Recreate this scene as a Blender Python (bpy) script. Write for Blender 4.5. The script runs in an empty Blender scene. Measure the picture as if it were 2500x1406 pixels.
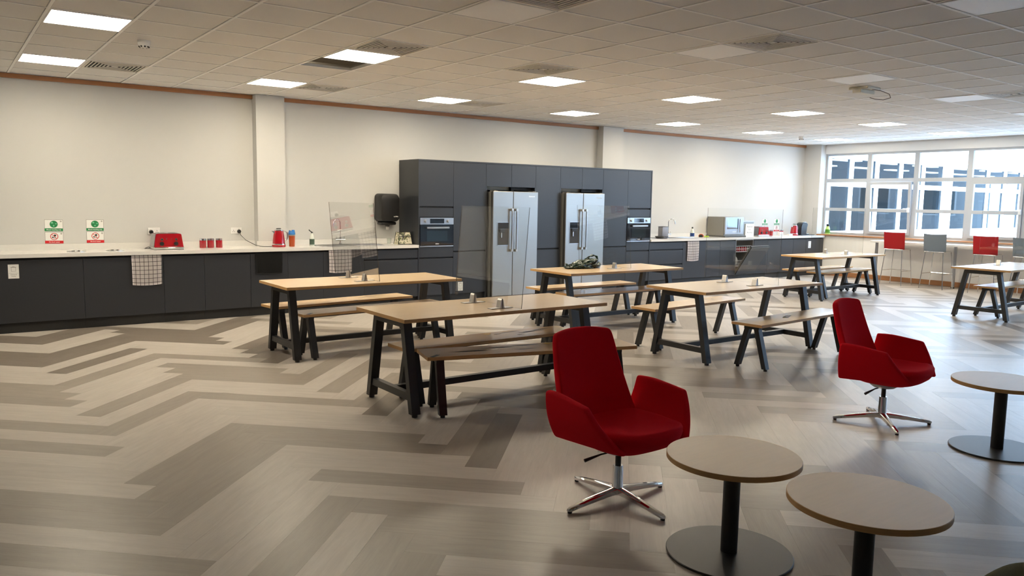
import bpy, bmesh, math, random
from mathutils import Vector, Matrix, noise
PI = math.pi
R = math.radians
S = bpy.context.scene
COL = S.collection
random.seed(11)

# ------------------------------------------------------------------ camera
CAM = Vector((-4.95986, -4.00308, 1.61))
YAW, PITCH, ROLL, FPX = R(53.8448), R(-6.4066), R(0.94533), 1921.213
fw = Vector((math.cos(YAW) * math.cos(PITCH), math.sin(YAW) * math.cos(PITCH), math.sin(PITCH)))
rt = Vector((math.sin(YAW), -math.cos(YAW), 0))
up = rt.cross(fw)
rt, up = math.cos(ROLL) * rt + math.sin(ROLL) * up, -math.sin(ROLL) * rt + math.cos(ROLL) * up
cd = bpy.data.cameras.new('camera'); cam = bpy.data.objects.new('camera', cd); COL.objects.link(cam)
cd.sensor_fit = 'HORIZONTAL'; cd.sensor_width = 36.0; cd.lens = 36.0 * FPX / 2500.0
cd.clip_start = 0.05; cd.clip_end = 300
cam.matrix_world = Matrix(((rt.x, up.x, -fw.x, CAM.x), (rt.y, up.y, -fw.y, CAM.y), (rt.z, up.z, -fw.z, CAM.z), (0, 0, 0, 1)))
S.camera = cam

def project(p):
    d = Vector(p) - CAM
    z = d.dot(fw)
    if z < 0.1: return None
    return (1250 + FPX * d.dot(rt) / z, 703 - FPX * d.dot(up) / z)

# ------------------------------------------------------------------ world, sun, exposure
w = bpy.data.worlds.new('world'); S.world = w; w.use_nodes = True
bg = w.node_tree.nodes['Background']
bg.inputs['Color'].default_value = (0.52, 0.73, 1.0, 1); bg.inputs['Strength'].default_value = 6.6
sd = bpy.data.lights.new('sun', 'SUN'); sd.energy = 5.0; sd.angle = R(1.0); sd.color = (1, 0.96, 0.9)
so = bpy.data.objects.new('sun', sd); COL.objects.link(so)
so.rotation_euler = Vector((0.10, 0.75, -0.75)).to_track_quat('-Z', 'Y').to_euler()
PANEL_STRENGTH = 20.5
PANEL_COLOR = (1.0, 0.875, 0.67)
S.cycles.max_bounces = 8; S.cycles.diffuse_bounces = 4; S.cycles.glossy_bounces = 3; S.cycles.transparent_max_bounces = 12
vs = S.view_settings
vs.view_transform = 'Standard'; vs.look = 'None'; vs.exposure = 1.1; vs.gamma = 1.0; vs.use_curve_mapping = False

# ------------------------------------------------------------------ materials
MATS = {}
def lin(c):
    return tuple(((v / 255) / 12.92 if v / 255 <= 0.04045 else ((v / 255 + 0.055) / 1.055) ** 2.4) for v in c)

def mat(name, col, rough=0.5, metal=0.0, var=0.0, scale=8.0, bump=0.0, bscale=60.0, stretch=(1, 1, 1), spec=0.5, coat=0.0, rand=0.0, sheen=0.0):
    if name in MATS: return MATS[name]
    m = bpy.data.materials.new(name); m.use_nodes = True
    nt = m.node_tree; b = nt.nodes['Principled BSDF']
    b.inputs['Base Color'].default_value = (*col, 1); b.inputs['Roughness'].default_value = rough
    b.inputs['Metallic'].default_value = metal
    b.inputs['Specular IOR Level'].default_value = spec
    b.inputs['Coat Weight'].default_value = coat
    if sheen: b.inputs['Sheen Weight'].default_value = sheen
    tc = nt.nodes.new('ShaderNodeTexCoord'); mp = nt.nodes.new('ShaderNodeMapping')
    mp.inputs['Scale'].default_value = stretch
    nt.links.new(tc.outputs['Object'], mp.inputs['Vector'])
    if var or rand:
        n = nt.nodes.new('ShaderNodeTexNoise'); n.inputs['Scale'].default_value = scale; n.inputs['Detail'].default_value = 4
        nt.links.new(mp.outputs['Vector'], n.inputs['Vector'])
        mr = nt.nodes.new('ShaderNodeMapRange'); mr.inputs['To Min'].default_value = 1 - var; mr.inputs['To Max'].default_value = 1 + var
        nt.links.new(n.outputs['Fac'], mr.inputs['Value'])
        val = mr.outputs['Result']
        if rand:
            oi = nt.nodes.new('ShaderNodeObjectInfo')
            m2 = nt.nodes.new('ShaderNodeMapRange'); m2.inputs['To Min'].default_value = 1 - rand; m2.inputs['To Max'].default_value = 1 + rand
            nt.links.new(oi.outputs['Random'], m2.inputs['Value'])
            mu = nt.nodes.new('ShaderNodeMath'); mu.operation = 'MULTIPLY'
            nt.links.new(val, mu.inputs[0]); nt.links.new(m2.outputs['Result'], mu.inputs[1]); val = mu.outputs[0]
        vm = nt.nodes.new('ShaderNodeVectorMath'); vm.operation = 'SCALE'
        vm.inputs[0].default_value = col
        nt.links.new(val, vm.inputs['Scale'])
        nt.links.new(vm.outputs['Vector'], b.inputs['Base Color'])
    if bump:
        n2 = nt.nodes.new('ShaderNodeTexNoise'); n2.inputs['Scale'].default_value = bscale; n2.inputs['Detail'].default_value = 3
        nt.links.new(mp.outputs['Vector'], n2.inputs['Vector'])
        bp = nt.nodes.new('ShaderNodeBump'); bp.inputs['Strength'].default_value = bump; bp.inputs['Distance'].default_value = 0.01
        nt.links.new(n2.outputs['Fac'], bp.inputs['Height']); nt.links.new(bp.outputs['Normal'], b.inputs['Normal'])
    MATS[name] = m
    return m

def emit(name, col, strength):
    m = bpy.data.materials.new(name); m.use_nodes = True; nt = m.node_tree
    nt.nodes.remove(nt.nodes['Principled BSDF'])
    e = nt.nodes.new('ShaderNodeEmission'); e.inputs['Color'].default_value = (*col, 1); e.inputs['Strength'].default_value = strength
    nt.links.new(e.outputs[0], nt.nodes['Material Output'].inputs['Surface'])
    MATS[name] = m
    return m

def glass(name, tint=(1, 1, 1), ior=1.45, gain=1.0):
    m = bpy.data.materials.new(name); m.use_nodes = True; nt = m.node_tree
    nt.nodes.remove(nt.nodes['Principled BSDF'])
    t = nt.nodes.new('ShaderNodeBsdfTransparent'); t.inputs['Color'].default_value = (*tint, 1)
    g = nt.nodes.new('ShaderNodeBsdfGlossy'); g.inputs['Roughness'].default_value = 0.01
    f = nt.nodes.new('ShaderNodeLayerWeight'); f.inputs['Blend'].default_value = 0.5
    pw = nt.nodes.new('ShaderNodeMath'); pw.operation = 'POWER'; pw.inputs[1].default_value = 4.0
    nt.links.new(f.outputs['Facing'], pw.inputs[0])
    r0 = ((ior - 1) / (ior + 1)) ** 2
    mm = nt.nodes.new('ShaderNodeMath'); mm.operation = 'MULTIPLY_ADD'; mm.inputs[1].default_value = (1 - r0) * gain; mm.inputs[2].default_value = r0 * gain; mm.use_clamp = True
    x = nt.nodes.new('ShaderNodeMixShader')
    nt.links.new(pw.outputs[0], mm.inputs[0]); nt.links.new(mm.outputs[0], x.inputs[0])
    nt.links.new(t.outputs[0], x.inputs[1]); nt.links.new(g.outputs[0], x.inputs[2])
    nt.links.new(x.outputs[0], nt.nodes['Material Output'].inputs['Surface'])
    MATS[name] = m
    return m

def plank_mat(name, col):
    m = bpy.data.materials.new(name); m.use_nodes = True; nt = m.node_tree; b = nt.nodes['Principled BSDF']
    N = nt.nodes.new; Lk = nt.links.new
    uv = N('ShaderNodeUVMap'); oi = N('ShaderNodeObjectInfo')
    cx = N('ShaderNodeCombineXYZ')
    mul = N('ShaderNodeMath'); mul.operation = 'MULTIPLY'; mul.inputs[1].default_value = 37.0; Lk(oi.outputs['Random'], mul.inputs[0])
    Lk(mul.outputs[0], cx.inputs[0]); Lk(mul.outputs[0], cx.inputs[1])
    ad = N('ShaderNodeVectorMath'); ad.operation = 'ADD'; Lk(uv.outputs[0], ad.inputs[0]); Lk(cx.outputs[0], ad.inputs[1])
    mp = N('ShaderNodeMapping'); mp.inputs['Scale'].default_value = (2.2, 16.0, 1.0); Lk(ad.outputs[0], mp.inputs['Vector'])
    n1 = N('ShaderNodeTexNoise'); n1.inputs['Scale'].default_value = 1.6; n1.inputs['Detail'].default_value = 6; n1.inputs['Distortion'].default_value = 0.6; Lk(mp.outputs[0], n1.inputs['Vector'])
    mp2 = N('ShaderNodeMapping'); mp2.inputs['Scale'].default_value = (6.0, 120.0, 1.0); Lk(ad.outputs[0], mp2.inputs['Vector'])
    n2 = N('ShaderNodeTexNoise'); n2.inputs['Scale'].default_value = 1.0; n2.inputs['Detail'].default_value = 3; Lk(mp2.outputs[0], n2.inputs['Vector'])
    r1 = N('ShaderNodeMapRange'); r1.inputs['From Min'].default_value = 0.25; r1.inputs['From Max'].default_value = 0.75; r1.inputs['To Min'].default_value = 0.90; r1.inputs['To Max'].default_value = 1.07; Lk(n1.outputs['Fac'], r1.inputs['Value'])
    r2 = N('ShaderNodeMapRange'); r2.inputs['To Min'].default_value = 0.93; r2.inputs['To Max'].default_value = 1.07; Lk(n2.outputs['Fac'], r2.inputs['Value'])
    r3 = N('ShaderNodeMapRange'); r3.inputs['To Min'].default_value = 0.97; r3.inputs['To Max'].default_value = 1.03; Lk(oi.outputs['Random'], r3.inputs['Value'])
    m1 = N('ShaderNodeMath'); m1.operation = 'MULTIPLY'; Lk(r1.outputs[0], m1.inputs[0]); Lk(r2.outputs[0], m1.inputs[1])
    m2 = N('ShaderNodeMath'); m2.operation = 'MULTIPLY'; Lk(m1.outputs[0], m2.inputs[0]); Lk(r3.outputs[0], m2.inputs[1])
    vm = N('ShaderNodeVectorMath'); vm.operation = 'SCALE'; vm.inputs[0].default_value = col; Lk(m2.outputs[0], vm.inputs['Scale'])
    Lk(vm.outputs[0], b.inputs['Base Color'])
    b.inputs['Roughness'].default_value = 0.33; b.inputs['Specular IOR Level'].default_value = 0.30
    bp = N('ShaderNodeBump'); bp.inputs['Strength'].default_value = 0.12; bp.inputs['Distance'].default_value = 0.004
    Lk(n2.outputs['Fac'], bp.inputs['Height']); Lk(bp.outputs[0], b.inputs['Normal'])
    MATS[name] = m
    return m

M_wall = mat('wall_paint', (0.575, 0.575, 0.565), 0.85, var=0.015, scale=3, bump=0.03, bscale=180, spec=0.2)
M_white = mat('white_paint', (0.80, 0.80, 0.79), 0.6)
M_tile = mat('ceiling_tile', (0.77, 0.755, 0.735), 0.95, var=0.03, scale=120, bump=0.08, bscale=300, spec=0.1)
M_grid = mat('ceiling_grid', (0.92, 0.915, 0.90), 0.55)
M_wood_trim = mat('oak_trim', lin((168, 116, 76)), 0.5, var=0.2, scale=3, stretch=(1, 30, 30))
M_sill = mat('sill_wood', lin((168, 118, 78)), 0.45, var=0.2, scale=3, stretch=(30, 1, 30))
M_cab = mat('graphite_laminate', (0.028, 0.031, 0.038), 0.36, var=0.03, scale=20, spec=0.5)
M_cabin = mat('graphite_recess', (0.012, 0.012, 0.013), 0.6)
M_plinth = mat('plinth', (0.022, 0.023, 0.024), 0.5)
M_work = mat('worktop_white', (0.70, 0.69, 0.67), 0.16, var=0.03, scale=40, spec=0.5)
M_steel = mat('brushed_steel', (0.50, 0.50, 0.51), 0.32, 1.0, var=0.05, scale=6, stretch=(1, 1, 40))
M_chrome = mat('chrome', (0.80, 0.80, 0.81), 0.09, 1.0)
M_black = mat('black_plastic', (0.014, 0.014, 0.015), 0.38)
M_blackgl = mat('black_glass', (0.006, 0.008, 0.014), 0.05, coat=0.5)
M_frame = mat('black_powder_coat', (0.016, 0.017, 0.019), 0.42)
M_oak = mat('oak_laminate', (0.74, 0.55, 0.345), 0.24, var=0.08, scale=2.2, stretch=(1.2, 22, 22), rand=0.02, coat=0.25)
M_oakedge = mat('oak_edge', (0.56, 0.33, 0.135), 0.45, var=0.2, scale=4, stretch=(1, 1, 60))
M_round = mat('round_table_top', (0.84, 0.69, 0.53), 0.42, var=0.06, scale=3, stretch=(2, 18, 18))
M_red = mat('red_fabric', (0.78, 0.006, 0.020), 0.95, var=0.12, scale=260, bump=0.25, bscale=500, spec=0.12)
M_olive = mat('olive_fabric', (0.12, 0.112, 0.055), 0.95, var=0.3, scale=300, bump=0.3, bscale=500, spec=0.1)
M_redgl = mat('red_enamel', (0.36, 0.004, 0.012), 0.14, coat=0.6)
M_redpl = mat('red_plastic', (0.42, 0.015, 0.018), 0.5)
M_greypl = mat('grey_plastic', (0.22, 0.225, 0.22), 0.5)
M_winframe = mat('window_frame', (0.42, 0.45, 0.49), 0.45)
M_paper = mat('paper', (0.78, 0.78, 0.76), 0.7)
M_acrylic = glass('acrylic', (0.985, 0.99, 0.985), 1.45, 1.35)
M_acredge = mat('acrylic_edge', (0.10, 0.085, 0.06), 0.2)
M_glass = glass('window_glass', (0.96, 0.985, 1.0), 1.4, 0.8)
M_clear = glass('clear_plastic', (0.93, 0.95, 0.94), 1.4)
M_alu = mat('aluminium', (0.58, 0.57, 0.55), 0.35, 1.0)
M_aluflat = mat('clip_foot_grey', (0.42, 0.40, 0.37), 0.4, 0.3)
M_light = emit('light_panel', PANEL_COLOR, PANEL_STRENGTH)
M_off = mat('unlit_diffuser', (0.93, 0.93, 0.94), 0.5)
M_dark = mat('dark_void', (0.07, 0.06, 0.045), 0.9)
M_green = mat('sign_green', lin((20, 125, 70)), 0.6)
M_signred = mat('sign_red', lin((200, 20, 30)), 0.6)
M_ink = mat('ink', (0.03, 0.03, 0.03), 0.7)
M_inkgrey = mat('ink_grey', (0.18, 0.16, 0.15), 0.7)
M_blue = mat('blue_lid', lin((30, 110, 185)), 0.35)
M_orange = mat('orange_shake', lin((165, 72, 30)), 0.3)

# ------------------------------------------------------------------ mesh helpers
def BM(): return bmesh.new()

def box(bm, x0, x1, y0, y1, z0, z1, bev=0.0, seg=2):
    v = [bm.verts.new((x, y, z)) for z in (z0, z1) for y in (y0, y1) for x in (x0, x1)]
    fs = [bm.faces.new([v[i] for i in f]) for f in ((0, 2, 3, 1), (4, 5, 7, 6), (0, 1, 5, 4), (2, 6, 7, 3), (0, 4, 6, 2), (1, 3, 7, 5))]
    if bev > 0:
        es = list({e for f in fs for e in f.edges})
        bmesh.ops.bevel(bm, geom=es, offset=bev, segments=seg, profile=0.5, affect='EDGES', clamp_overlap=True)
    return v

def basis(d):
    d = Vector(d).normalized()
    a = Vector((0, 0, 1)) if abs(d.z) < 0.95 else Vector((1, 0, 0))
    u = d.cross(a).normalized(); return d, u, d.cross(u).normalized()

def cyl(bm, p0, p1, r0, r1=None, seg=16, cap=True):
    r1 = r0 if r1 is None else r1
    p0, p1 = Vector(p0), Vector(p1); d, u, v = basis(p1 - p0)
    a = [bm.verts.new(p0 + (u * math.cos(2 * PI * i / seg) + v * math.sin(2 * PI * i / seg)) * r0) for i in range(seg)]
    b = [bm.verts.new(p1 + (u * math.cos(2 * PI * i / seg) + v * math.sin(2 * PI * i / seg)) * r1) for i in range(seg)]
    for i in range(seg):
        j = (i + 1) % seg; bm.faces.new((a[i], a[j], b[j], b[i]))
    if cap: bm.faces.new(a[::-1]); bm.faces.new(b)

def bar(bm, p0, p1, wx, wy, ux=None):
    """rectangular bar from p0 to p1; wx across ux, wy across the other"""
    p0, p1 = Vector(p0), Vector(p1); d = (p1 - p0).normalized()
    u = Vector(ux) if ux else basis(d)[1]
    u = (u - d * u.dot(d)).normalized(); v = d.cross(u)
    q = []
    for p in (p0, p1):
        q.append([bm.verts.new(p + u * sx * wx / 2 + v * sy * wy / 2) for sx, sy in ((-1, -1), (1, -1), (1, 1), (-1, 1))])
    a, b = q
    for i in range(4):
        j = (i + 1) % 4; bm.faces.new((a[i], a[j], b[j], b[i]))
    bm.faces.new(a[::-1]); bm.faces.new(b)

def slant(bm, x0, x1, yb0, yb1, yt0, yt1, z0, z1):
    """leg whose ends are cut level: y range yb0..yb1 at z0, yt0..yt1 at z1"""
    a = [bm.verts.new((x, y, z0)) for x, y in ((x0, yb0), (x1, yb0), (x1, yb1), (x0, yb1))]
    b = [bm.verts.new((x, y, z1)) for x, y in ((x0, yt0), (x1, yt0), (x1, yt1), (x0, yt1))]
    for i in range(4):
        j = (i + 1) % 4; bm.faces.new((a[i], a[j], b[j], b[i]))
    bm.faces.new(a[::-1]); bm.faces.new(b)

def tube(bm, pts, r, seg=8):
    pts = [Vector(p) for p in pts]; rings = []; u = None
    for i, p in enumerate(pts):
        d = (pts[min(i + 1, len(pts) - 1)] - pts[max(i - 1, 0)]).normalized()
        if u is None: u = basis(d)[1]
        u = (u - d * u.dot(d)).normalized(); v = d.cross(u)
        rr = r[i] if isinstance(r, (list, tuple)) else r
        rings.append([bm.verts.new(p + (u * math.cos(2 * PI * k / seg) + v * math.sin(2 * PI * k / seg)) * rr) for k in range(seg)])
    for a, b in zip(rings, rings[1:]):
        for k in range(seg):
            j = (k + 1) % seg; bm.faces.new((a[k], a[j], b[j], b[k]))
    bm.faces.new(rings[0][::-1]); bm.faces.new(rings[-1])

def lathe(bm, prof, c=(0, 0, 0), seg=24, sx=1.0, sy=1.0):
    rings = []
    for r, z in prof:
        if r < 1e-5: rings.append([bm.verts.new((c[0], c[1], c[2] + z))])
        else: rings.append([bm.verts.new((c[0] + r * sx * math.cos(2 * PI * k / seg), c[1] + r * sy * math.sin(2 * PI * k / seg), c[2] + z)) for k in range(seg)])
    for a, b in zip(rings, rings[1:]):
        for k in range(seg):
            j = (k + 1) % seg
            if len(a) == 1 and len(b) > 1: bm.faces.new((a[0], b[j], b[k]))
            elif len(b) == 1 and len(a) > 1: bm.faces.new((a[k], a[j], b[0]))
            elif len(a) > 1: bm.faces.new((a[k], a[j], b[j], b[k]))
    if len(rings[0]) > 1: bm.faces.new(rings[0][::-1])
    if len(rings[-1]) > 1: bm.faces.new(rings[-1])

def prism(bm, poly, z0, z1, axis='z'):
    def P(a, b, c): return {'z': (a, b, c), 'y': (a, c, b), 'x': (c, a, b)}[axis]
    a = [bm.verts.new(P(x, y, z0)) for x, y in poly]; b = [bm.verts.new(P(x, y, z1)) for x, y in poly]
    n = len(poly)
    for i in range(n):
        j = (i + 1) % n; bm.faces.new((a[i], a[j], b[j], b[i]))
    bm.faces.new(a[::-1]); bm.faces.new(b)

def obj(name, bm, m=None, parent=None, smooth=False, loc=None, rot=None, sub=0, auto=True):
    bmesh.ops.recalc_face_normals(bm, faces=bm.faces[:])
    me = bpy.data.meshes.new(name)
    if smooth and auto:
        for e in bm.edges:
            if len(e.link_faces) == 2 and e.calc_face_angle(0) > 0.7: e.smooth = False
    for f in bm.faces: f.smooth = smooth
    bm.to_mesh(me); bm.free()
    ms = m if isinstance(m, (list, tuple)) else [m]
    for q in ms: me.materials.append(q)
    o = bpy.data.objects.new(name, me); COL.objects.link(o)
    if parent: o.parent = parent
    if loc: o.location = loc
    if rot: o.rotation_euler = rot
    if sub:
        md = o.modifiers.new('sub', 'SUBSURF'); md.levels = sub; md.render_levels = sub
    return o

def tag(o, label=None, cat=None, group=None, kind=None):
    if label: o['label'] = label
    if cat: o['category'] = cat
    if group: o['group'] = group
    if kind: o['kind'] = kind
    return o

def thing(name, label, cat, loc=(0, 0, 0), rz=0.0, group=None):
    o = bpy.data.objects.new(name, None); COL.objects.link(o); o.empty_display_size = 0.1
    o.location = loc; o.rotation_euler = (0, 0, rz)
    return tag(o, label, cat, group)

def structure(name, parts=None, m=None, label=None, **k):
    if parts is None:
        o = bpy.data.objects.new(name, None); COL.objects.link(o)
    else: o = obj(name, parts, m, **k)
    o['kind'] = 'structure'
    if label: o['label'] = label
    return o

def dup(o, parent=None, loc=None, rz=None, label=None, group=None):
    c = o.copy(); COL.objects.link(c); c.parent = parent
    if loc is not None: c.location = loc
    if rz is not None: c.rotation_euler = (0, 0, rz)
    if label: c['label'] = label
    if group: c['group'] = group
    for ch in list(o.children): dup(ch, c)
    return c

def text(name, s, size, m, parent, loc, rot=(PI / 2, 0, 0), align='CENTER', bold=False):
    cu = bpy.data.curves.new('lettering', 'FONT'); cu.body = s; cu.size = size; cu.align_x = align; cu.align_y = 'CENTER'; cu.resolution_u = 2
    if bold: cu.offset = size * 0.02
    t = bpy.data.objects.new('lettering', cu); COL.objects.link(t)
    me = bpy.data.meshes.new_from_object(t)
    bpy.data.objects.remove(t); bpy.data.curves.remove(cu)
    me.materials.clear(); me.materials.append(m)
    o = bpy.data.objects.new(name, me); COL.objects.link(o); o.parent = parent; o.location = loc; o.rotation_euler = rot
    return o

def clip_poly(poly, x0, x1, y0, y1):
    for ax, val, sgn in ((0, x0, 1), (0, x1, -1), (1, y0, 1), (1, y1, -1)):
        out = []
        for i in range(len(poly)):
            a, b = poly[i - 1], poly[i]
            da, db = sgn * (a[ax] - val), sgn * (b[ax] - val)
            if (da >= 0) != (db >= 0):
                t = da / (da - db); out.append((a[0] + t * (b[0] - a[0]), a[1] + t * (b[1] - a[1])))
            if db >= 0: out.append(b)
        poly = out
        if len(poly) < 3: return []
    return poly

def screen_area(pts):
    q = [project(p) for p in pts]
    if any(p is None for p in q): return 0.0
    cl = clip_poly(q, 0, 2500, 0, 1406)
    if not cl: return 0.0
    return abs(sum(cl[i - 1][0] * cl[i][1] - cl[i][0] * cl[i - 1][1] for i in range(len(cl)))) / 2

# ------------------------------------------------------------------ room shell
YK, XW, XL, YB, H = 7.08, 11.62, -9.0, -8.0, 2.982     # kitchen wall, window wall, side wall, rear wall, ceiling
XG = 11.85                                              # plane of the windows

bm = BM(); box(bm, XL - .2, XG + .2, YB - .2, YK + .3, -0.25, -0.012)
floor = structure('floor', bm, M_dark, 'grey wood-effect herringbone plank floor')

PW, PL = 0.19669, 1.22013
M_planks = [plank_mat('plank_light', (0.47, 0.43, 0.39)), plank_mat('plank_mid', (0.298, 0.264, 0.226)), plank_mat('plank_dark', (0.205, 0.176, 0.148))]
r2 = math.sqrt(2)
P0, Q0, PTH = -1.82059, 1.46077, -0.01433     # the laying pattern is turned slightly against the walls
def seq(kind, m, n_first, s_): return {(kind, n_first - i, m): int(ch) for i, ch in enumerate(s_) if ch in '012'}
TONE = {}
TONE.update(seq(0, -1, 22, '220022020100010100' '0' '1110001011'))
TONE.update(seq(1, -2, 22, '2200222000111001010001101' '0'))
TONE.update(seq(1, -1, 23, '200222200010111001000110010111' '0'))
TONE.update(seq(0, 0, 22, '022000222200101' '0' '1200012000000'))
TONE.update(seq(1, 0, 10, '0011000122000111111'))
TONE.update(seq(0, 1, 3, '001100000'))
TONE.update(seq(1, 1, 6, '1001111010110'))
def plank_corners(kind, n, m):
    p0 = P0 + n * PW + m * PL; q0 = Q0 + n * PW - m * PL
    if kind == 0: a = (p0, p0 + PL, q0, q0 + PW)
    else: a = (p0 + PL, p0 + PL + PW, q0 + PW - PL, q0 + PW)
    g = 0.0003
    p1, p2, q1, q2 = a[0] + g, a[1] - g, a[2] + g, a[3] - g
    ct, sn = math.cos(PTH), math.sin(PTH); out = []
    for p, q in ((p1, q1), (p2, q1), (p2, q2), (p1, q2)):
        x, y = (p - q) / r2 + 2, (p + q) / r2
        out.append((ct * x + sn * y - 2, -sn * x + ct * y))
    return out

planks = []
for n in range(-110, 140):
    for m in range(-16, 17):
        for kind in (0, 1):
            c = plank_corners(kind, n, m)
            cx = sum(q[0] for q in c) / 4; cy = sum(q[1] for q in c) / 4
            if not (XL - 1 < cx < XW + 1 and YB - 1 < cy < YK + 1): continue
            cl = clip_poly(c, XL, XW - 0.001, YB, 6.56)
            if len(cl) < 3: continue
            rnd = random.Random(n * 7919 + m * 104729 + kind * 31)
            tone = TONE.get((kind, n, m))
            if tone is None: tone = rnd.choices((0, 1, 2), (56, 34, 10))[0]
            planks.append((screen_area([(x, y, 0) for x, y in cl]), kind, n, m, c, cl, tone, rnd.random()))
planks.sort(key=lambda t: -t[0])

def plank_uv(bm, kind, c, off=0.0):
    lay = bm.loops.layers.uv.verify()
    o = Vector((c[0][0], c[0][1])); d = (Vector(c[1]) - Vector(c[0])).normalized() if kind == 0 else (Vector(c[3]) - Vector(c[0])).normalized()
    e = Vector((-d.y, d.x))
    for f in bm.faces:
        for l in f.loops:
            q = Vector((l.vert.co.x, l.vert.co.y)) - o
            l[lay].uv = (q.dot(d) + off * 50, q.dot(e) + off * 31)

shared = {}
def add_plank_faces(bm, poly, mi=0, z0=-0.012, z1=0.0):
    b = [bm.verts.new((x, y, z1)) for x, y in poly]; a = [bm.verts.new((x, y, z0)) for x, y in poly]
    fs = [bm.faces.new(b)]
    for i in range(len(poly)):
        j = (i + 1) % len(poly); fs.append(bm.faces.new((a[i], a[j], b[j], b[i])))
    for f in fs: f.material_index = mi
    return fs

for i, (ar, kind, n, m, c, cl, tone, rv) in enumerate(planks[:300]):
    whole = len(cl) == 4 and all((Vector(a) - Vector(b)).length < 1e-6 for a, b in zip(sorted(c), sorted(cl)))
    key = (kind, tone) if whole else None
    if key in shared and key is not None:
        o = bpy.data.objects.new('plank', shared[key]); COL.objects.link(o)
    else:
        bm = BM(); ref = [(x - c[0][0], y - c[0][1]) for x, y in (c if whole else cl)]
        add_plank_faces(bm, ref); plank_uv(bm, kind, [(x - c[0][0], y - c[0][1]) for x, y in c])
        o = obj('plank', bm, M_planks[tone])
        if whole: shared[key] = o.data
    o.parent = floor; o.location = (c[0][0], c[0][1], 0)
bm = BM(); lay = bm.loops.layers.uv.verify()
for ar, kind, n, m, c, cl, tone, rv in planks[300:]:
    fs = add_plank_faces(bm, cl, tone)
    o = Vector(c[0]); d = (Vector(c[1]) - o).normalized() if kind == 0 else (Vector(c[3]) - o).normalized(); e = Vector((-d.y, d.x))
    for f in fs:
        for l in f.loops:
            q = Vector((l.vert.co.x, l.vert.co.y)) - o; l[lay].uv = (q.dot(d) + rv * 50, q.dot(e) + rv * 31)
o = obj('distant_planks', bm, M_planks, floor); o['kind'] = 'stuff'

# ceiling: slab, T-bar grid, tiles
bm = BM(); box(bm, XL - .2, XG + .2, YB - .2, YK + .3, H + 0.35, H + 0.6)
ceiling = structure('ceiling', bm, M_dark, 'suspended ceiling of square mineral tiles in a white grid')
G = 0.6
ia0, ia1, ib0, ib1 = -15, 19, -14, 11
bm = BM()
for a in range(ia0, ia1 + 1):
    box(bm, a * G - .012, a * G + .012, YB, YK, H, H + .03)
for b in range(ib0, ib1 + 1):
    box(bm, XL, XW + .1, b * G - .012, b * G + .012, H + .0006, H + .03)
# shadow-line angle round the edge
box(bm, XL, XW + .1, YK - .02, YK, H - .001, H + .03)
box(bm, XW + .08, XW + .1, YB, YK, H - .001, H + .03)
obj('ceiling_grid', bm, M_grid, ceiling)
LIT = [(a, b) for a in (-7, -3, 1, 5, 9, 13, 17) for b in (5, 9)]
UNLIT = [(-3, 1), (1, 1), (5, 1), (9, 1), (13, 1), (1, -3)]
VENT = [(-3, 4), (0, 4), (-6, 9), (-2, 9), (2, 9), (1, 0), (-3, 0), (9, 0)]
VOID = [(-3, 6)]
skip = set(LIT) | set(UNLIT) | set(VENT) | set(VOID)
tiles = []
for a in range(ia0 - 1, ia1 + 1):
    for b in range(ib0 - 1, ib1 + 1):
        if (a, b) in skip: continue
        x0, x1 = max(a * G + .012, XL), min((a + 1) * G - .012, XW + .08); y0, y1 = max(b * G + .012, YB), min((b + 1) * G - .012, YK - .02)
        if x1 - x0 < .03 or y1 - y0 < .03: continue
        tiles.append((screen_area([(x0, y0, H), (x1, y0, H), (x1, y1, H), (x0, y1, H)]), x0, x1, y0, y1))
tiles.sort(key=lambda t: -t[0])
tm = {}
def tile_geo(bm, x0, x1, y0, y1):
    # tegular tile: face sits just above the bar flange, with a small bevelled edge
    c = .006
    z = H + .004
    a = [bm.verts.new(p) for p in ((x0, y0, z + .008), (x1, y0, z + .008), (x1, y1, z + .008), (x0, y1, z + .008))]
    b = [bm.verts.new(p) for p in ((x0 + c, y0 + c, z), (x1 - c, y0 + c, z), (x1 - c, y1 - c, z), (x0 + c, y1 - c, z))]
    t = [bm.verts.new(p) for p in ((x0, y0, z + .02), (x1, y0, z + .02), (x1, y1, z + .02), (x0, y1, z + .02))]
    for i in range(4):
        j = (i + 1) % 4; bm.faces.new((a[i], a[j], b[j], b[i])); bm.faces.new((t[i], t[j], a[j], a[i]))
    bm.faces.new(b); bm.faces.new(t)
for k, (ar, x0, x1, y0, y1) in enumerate(tiles[:300]):
    key = (round(x1 - x0, 3), round(y1 - y0, 3))
    if key not in tm:
        bm = BM(); tile_geo(bm, 0, x1 - x0, 0, y1 - y0); o = obj('ceiling_tile', bm, M_tile); tm[key] = o.data
    else:
        o = bpy.data.objects.new('ceiling_tile', tm[key]); COL.objects.link(o)
    o.parent = ceiling; o.location = (x0, y0, 0)
bm = BM()
for ar, x0, x1, y0, y1 in tiles[300:]: tile_geo(bm, x0, x1, y0, y1)
o = obj('distant_ceiling_tiles', bm, M_tile, ceiling); o['kind'] = 'stuff'
for a, b in VOID:
    bm = BM(); box(bm, a * G + .012, (a + 1) * G - .012, b * G + .012, (b + 1) * G - .012, H + .05, H + .06)
    tag(obj('open_ceiling_bay', bm, M_dark, ceiling), 'dark open ceiling bay beside a light')

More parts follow.
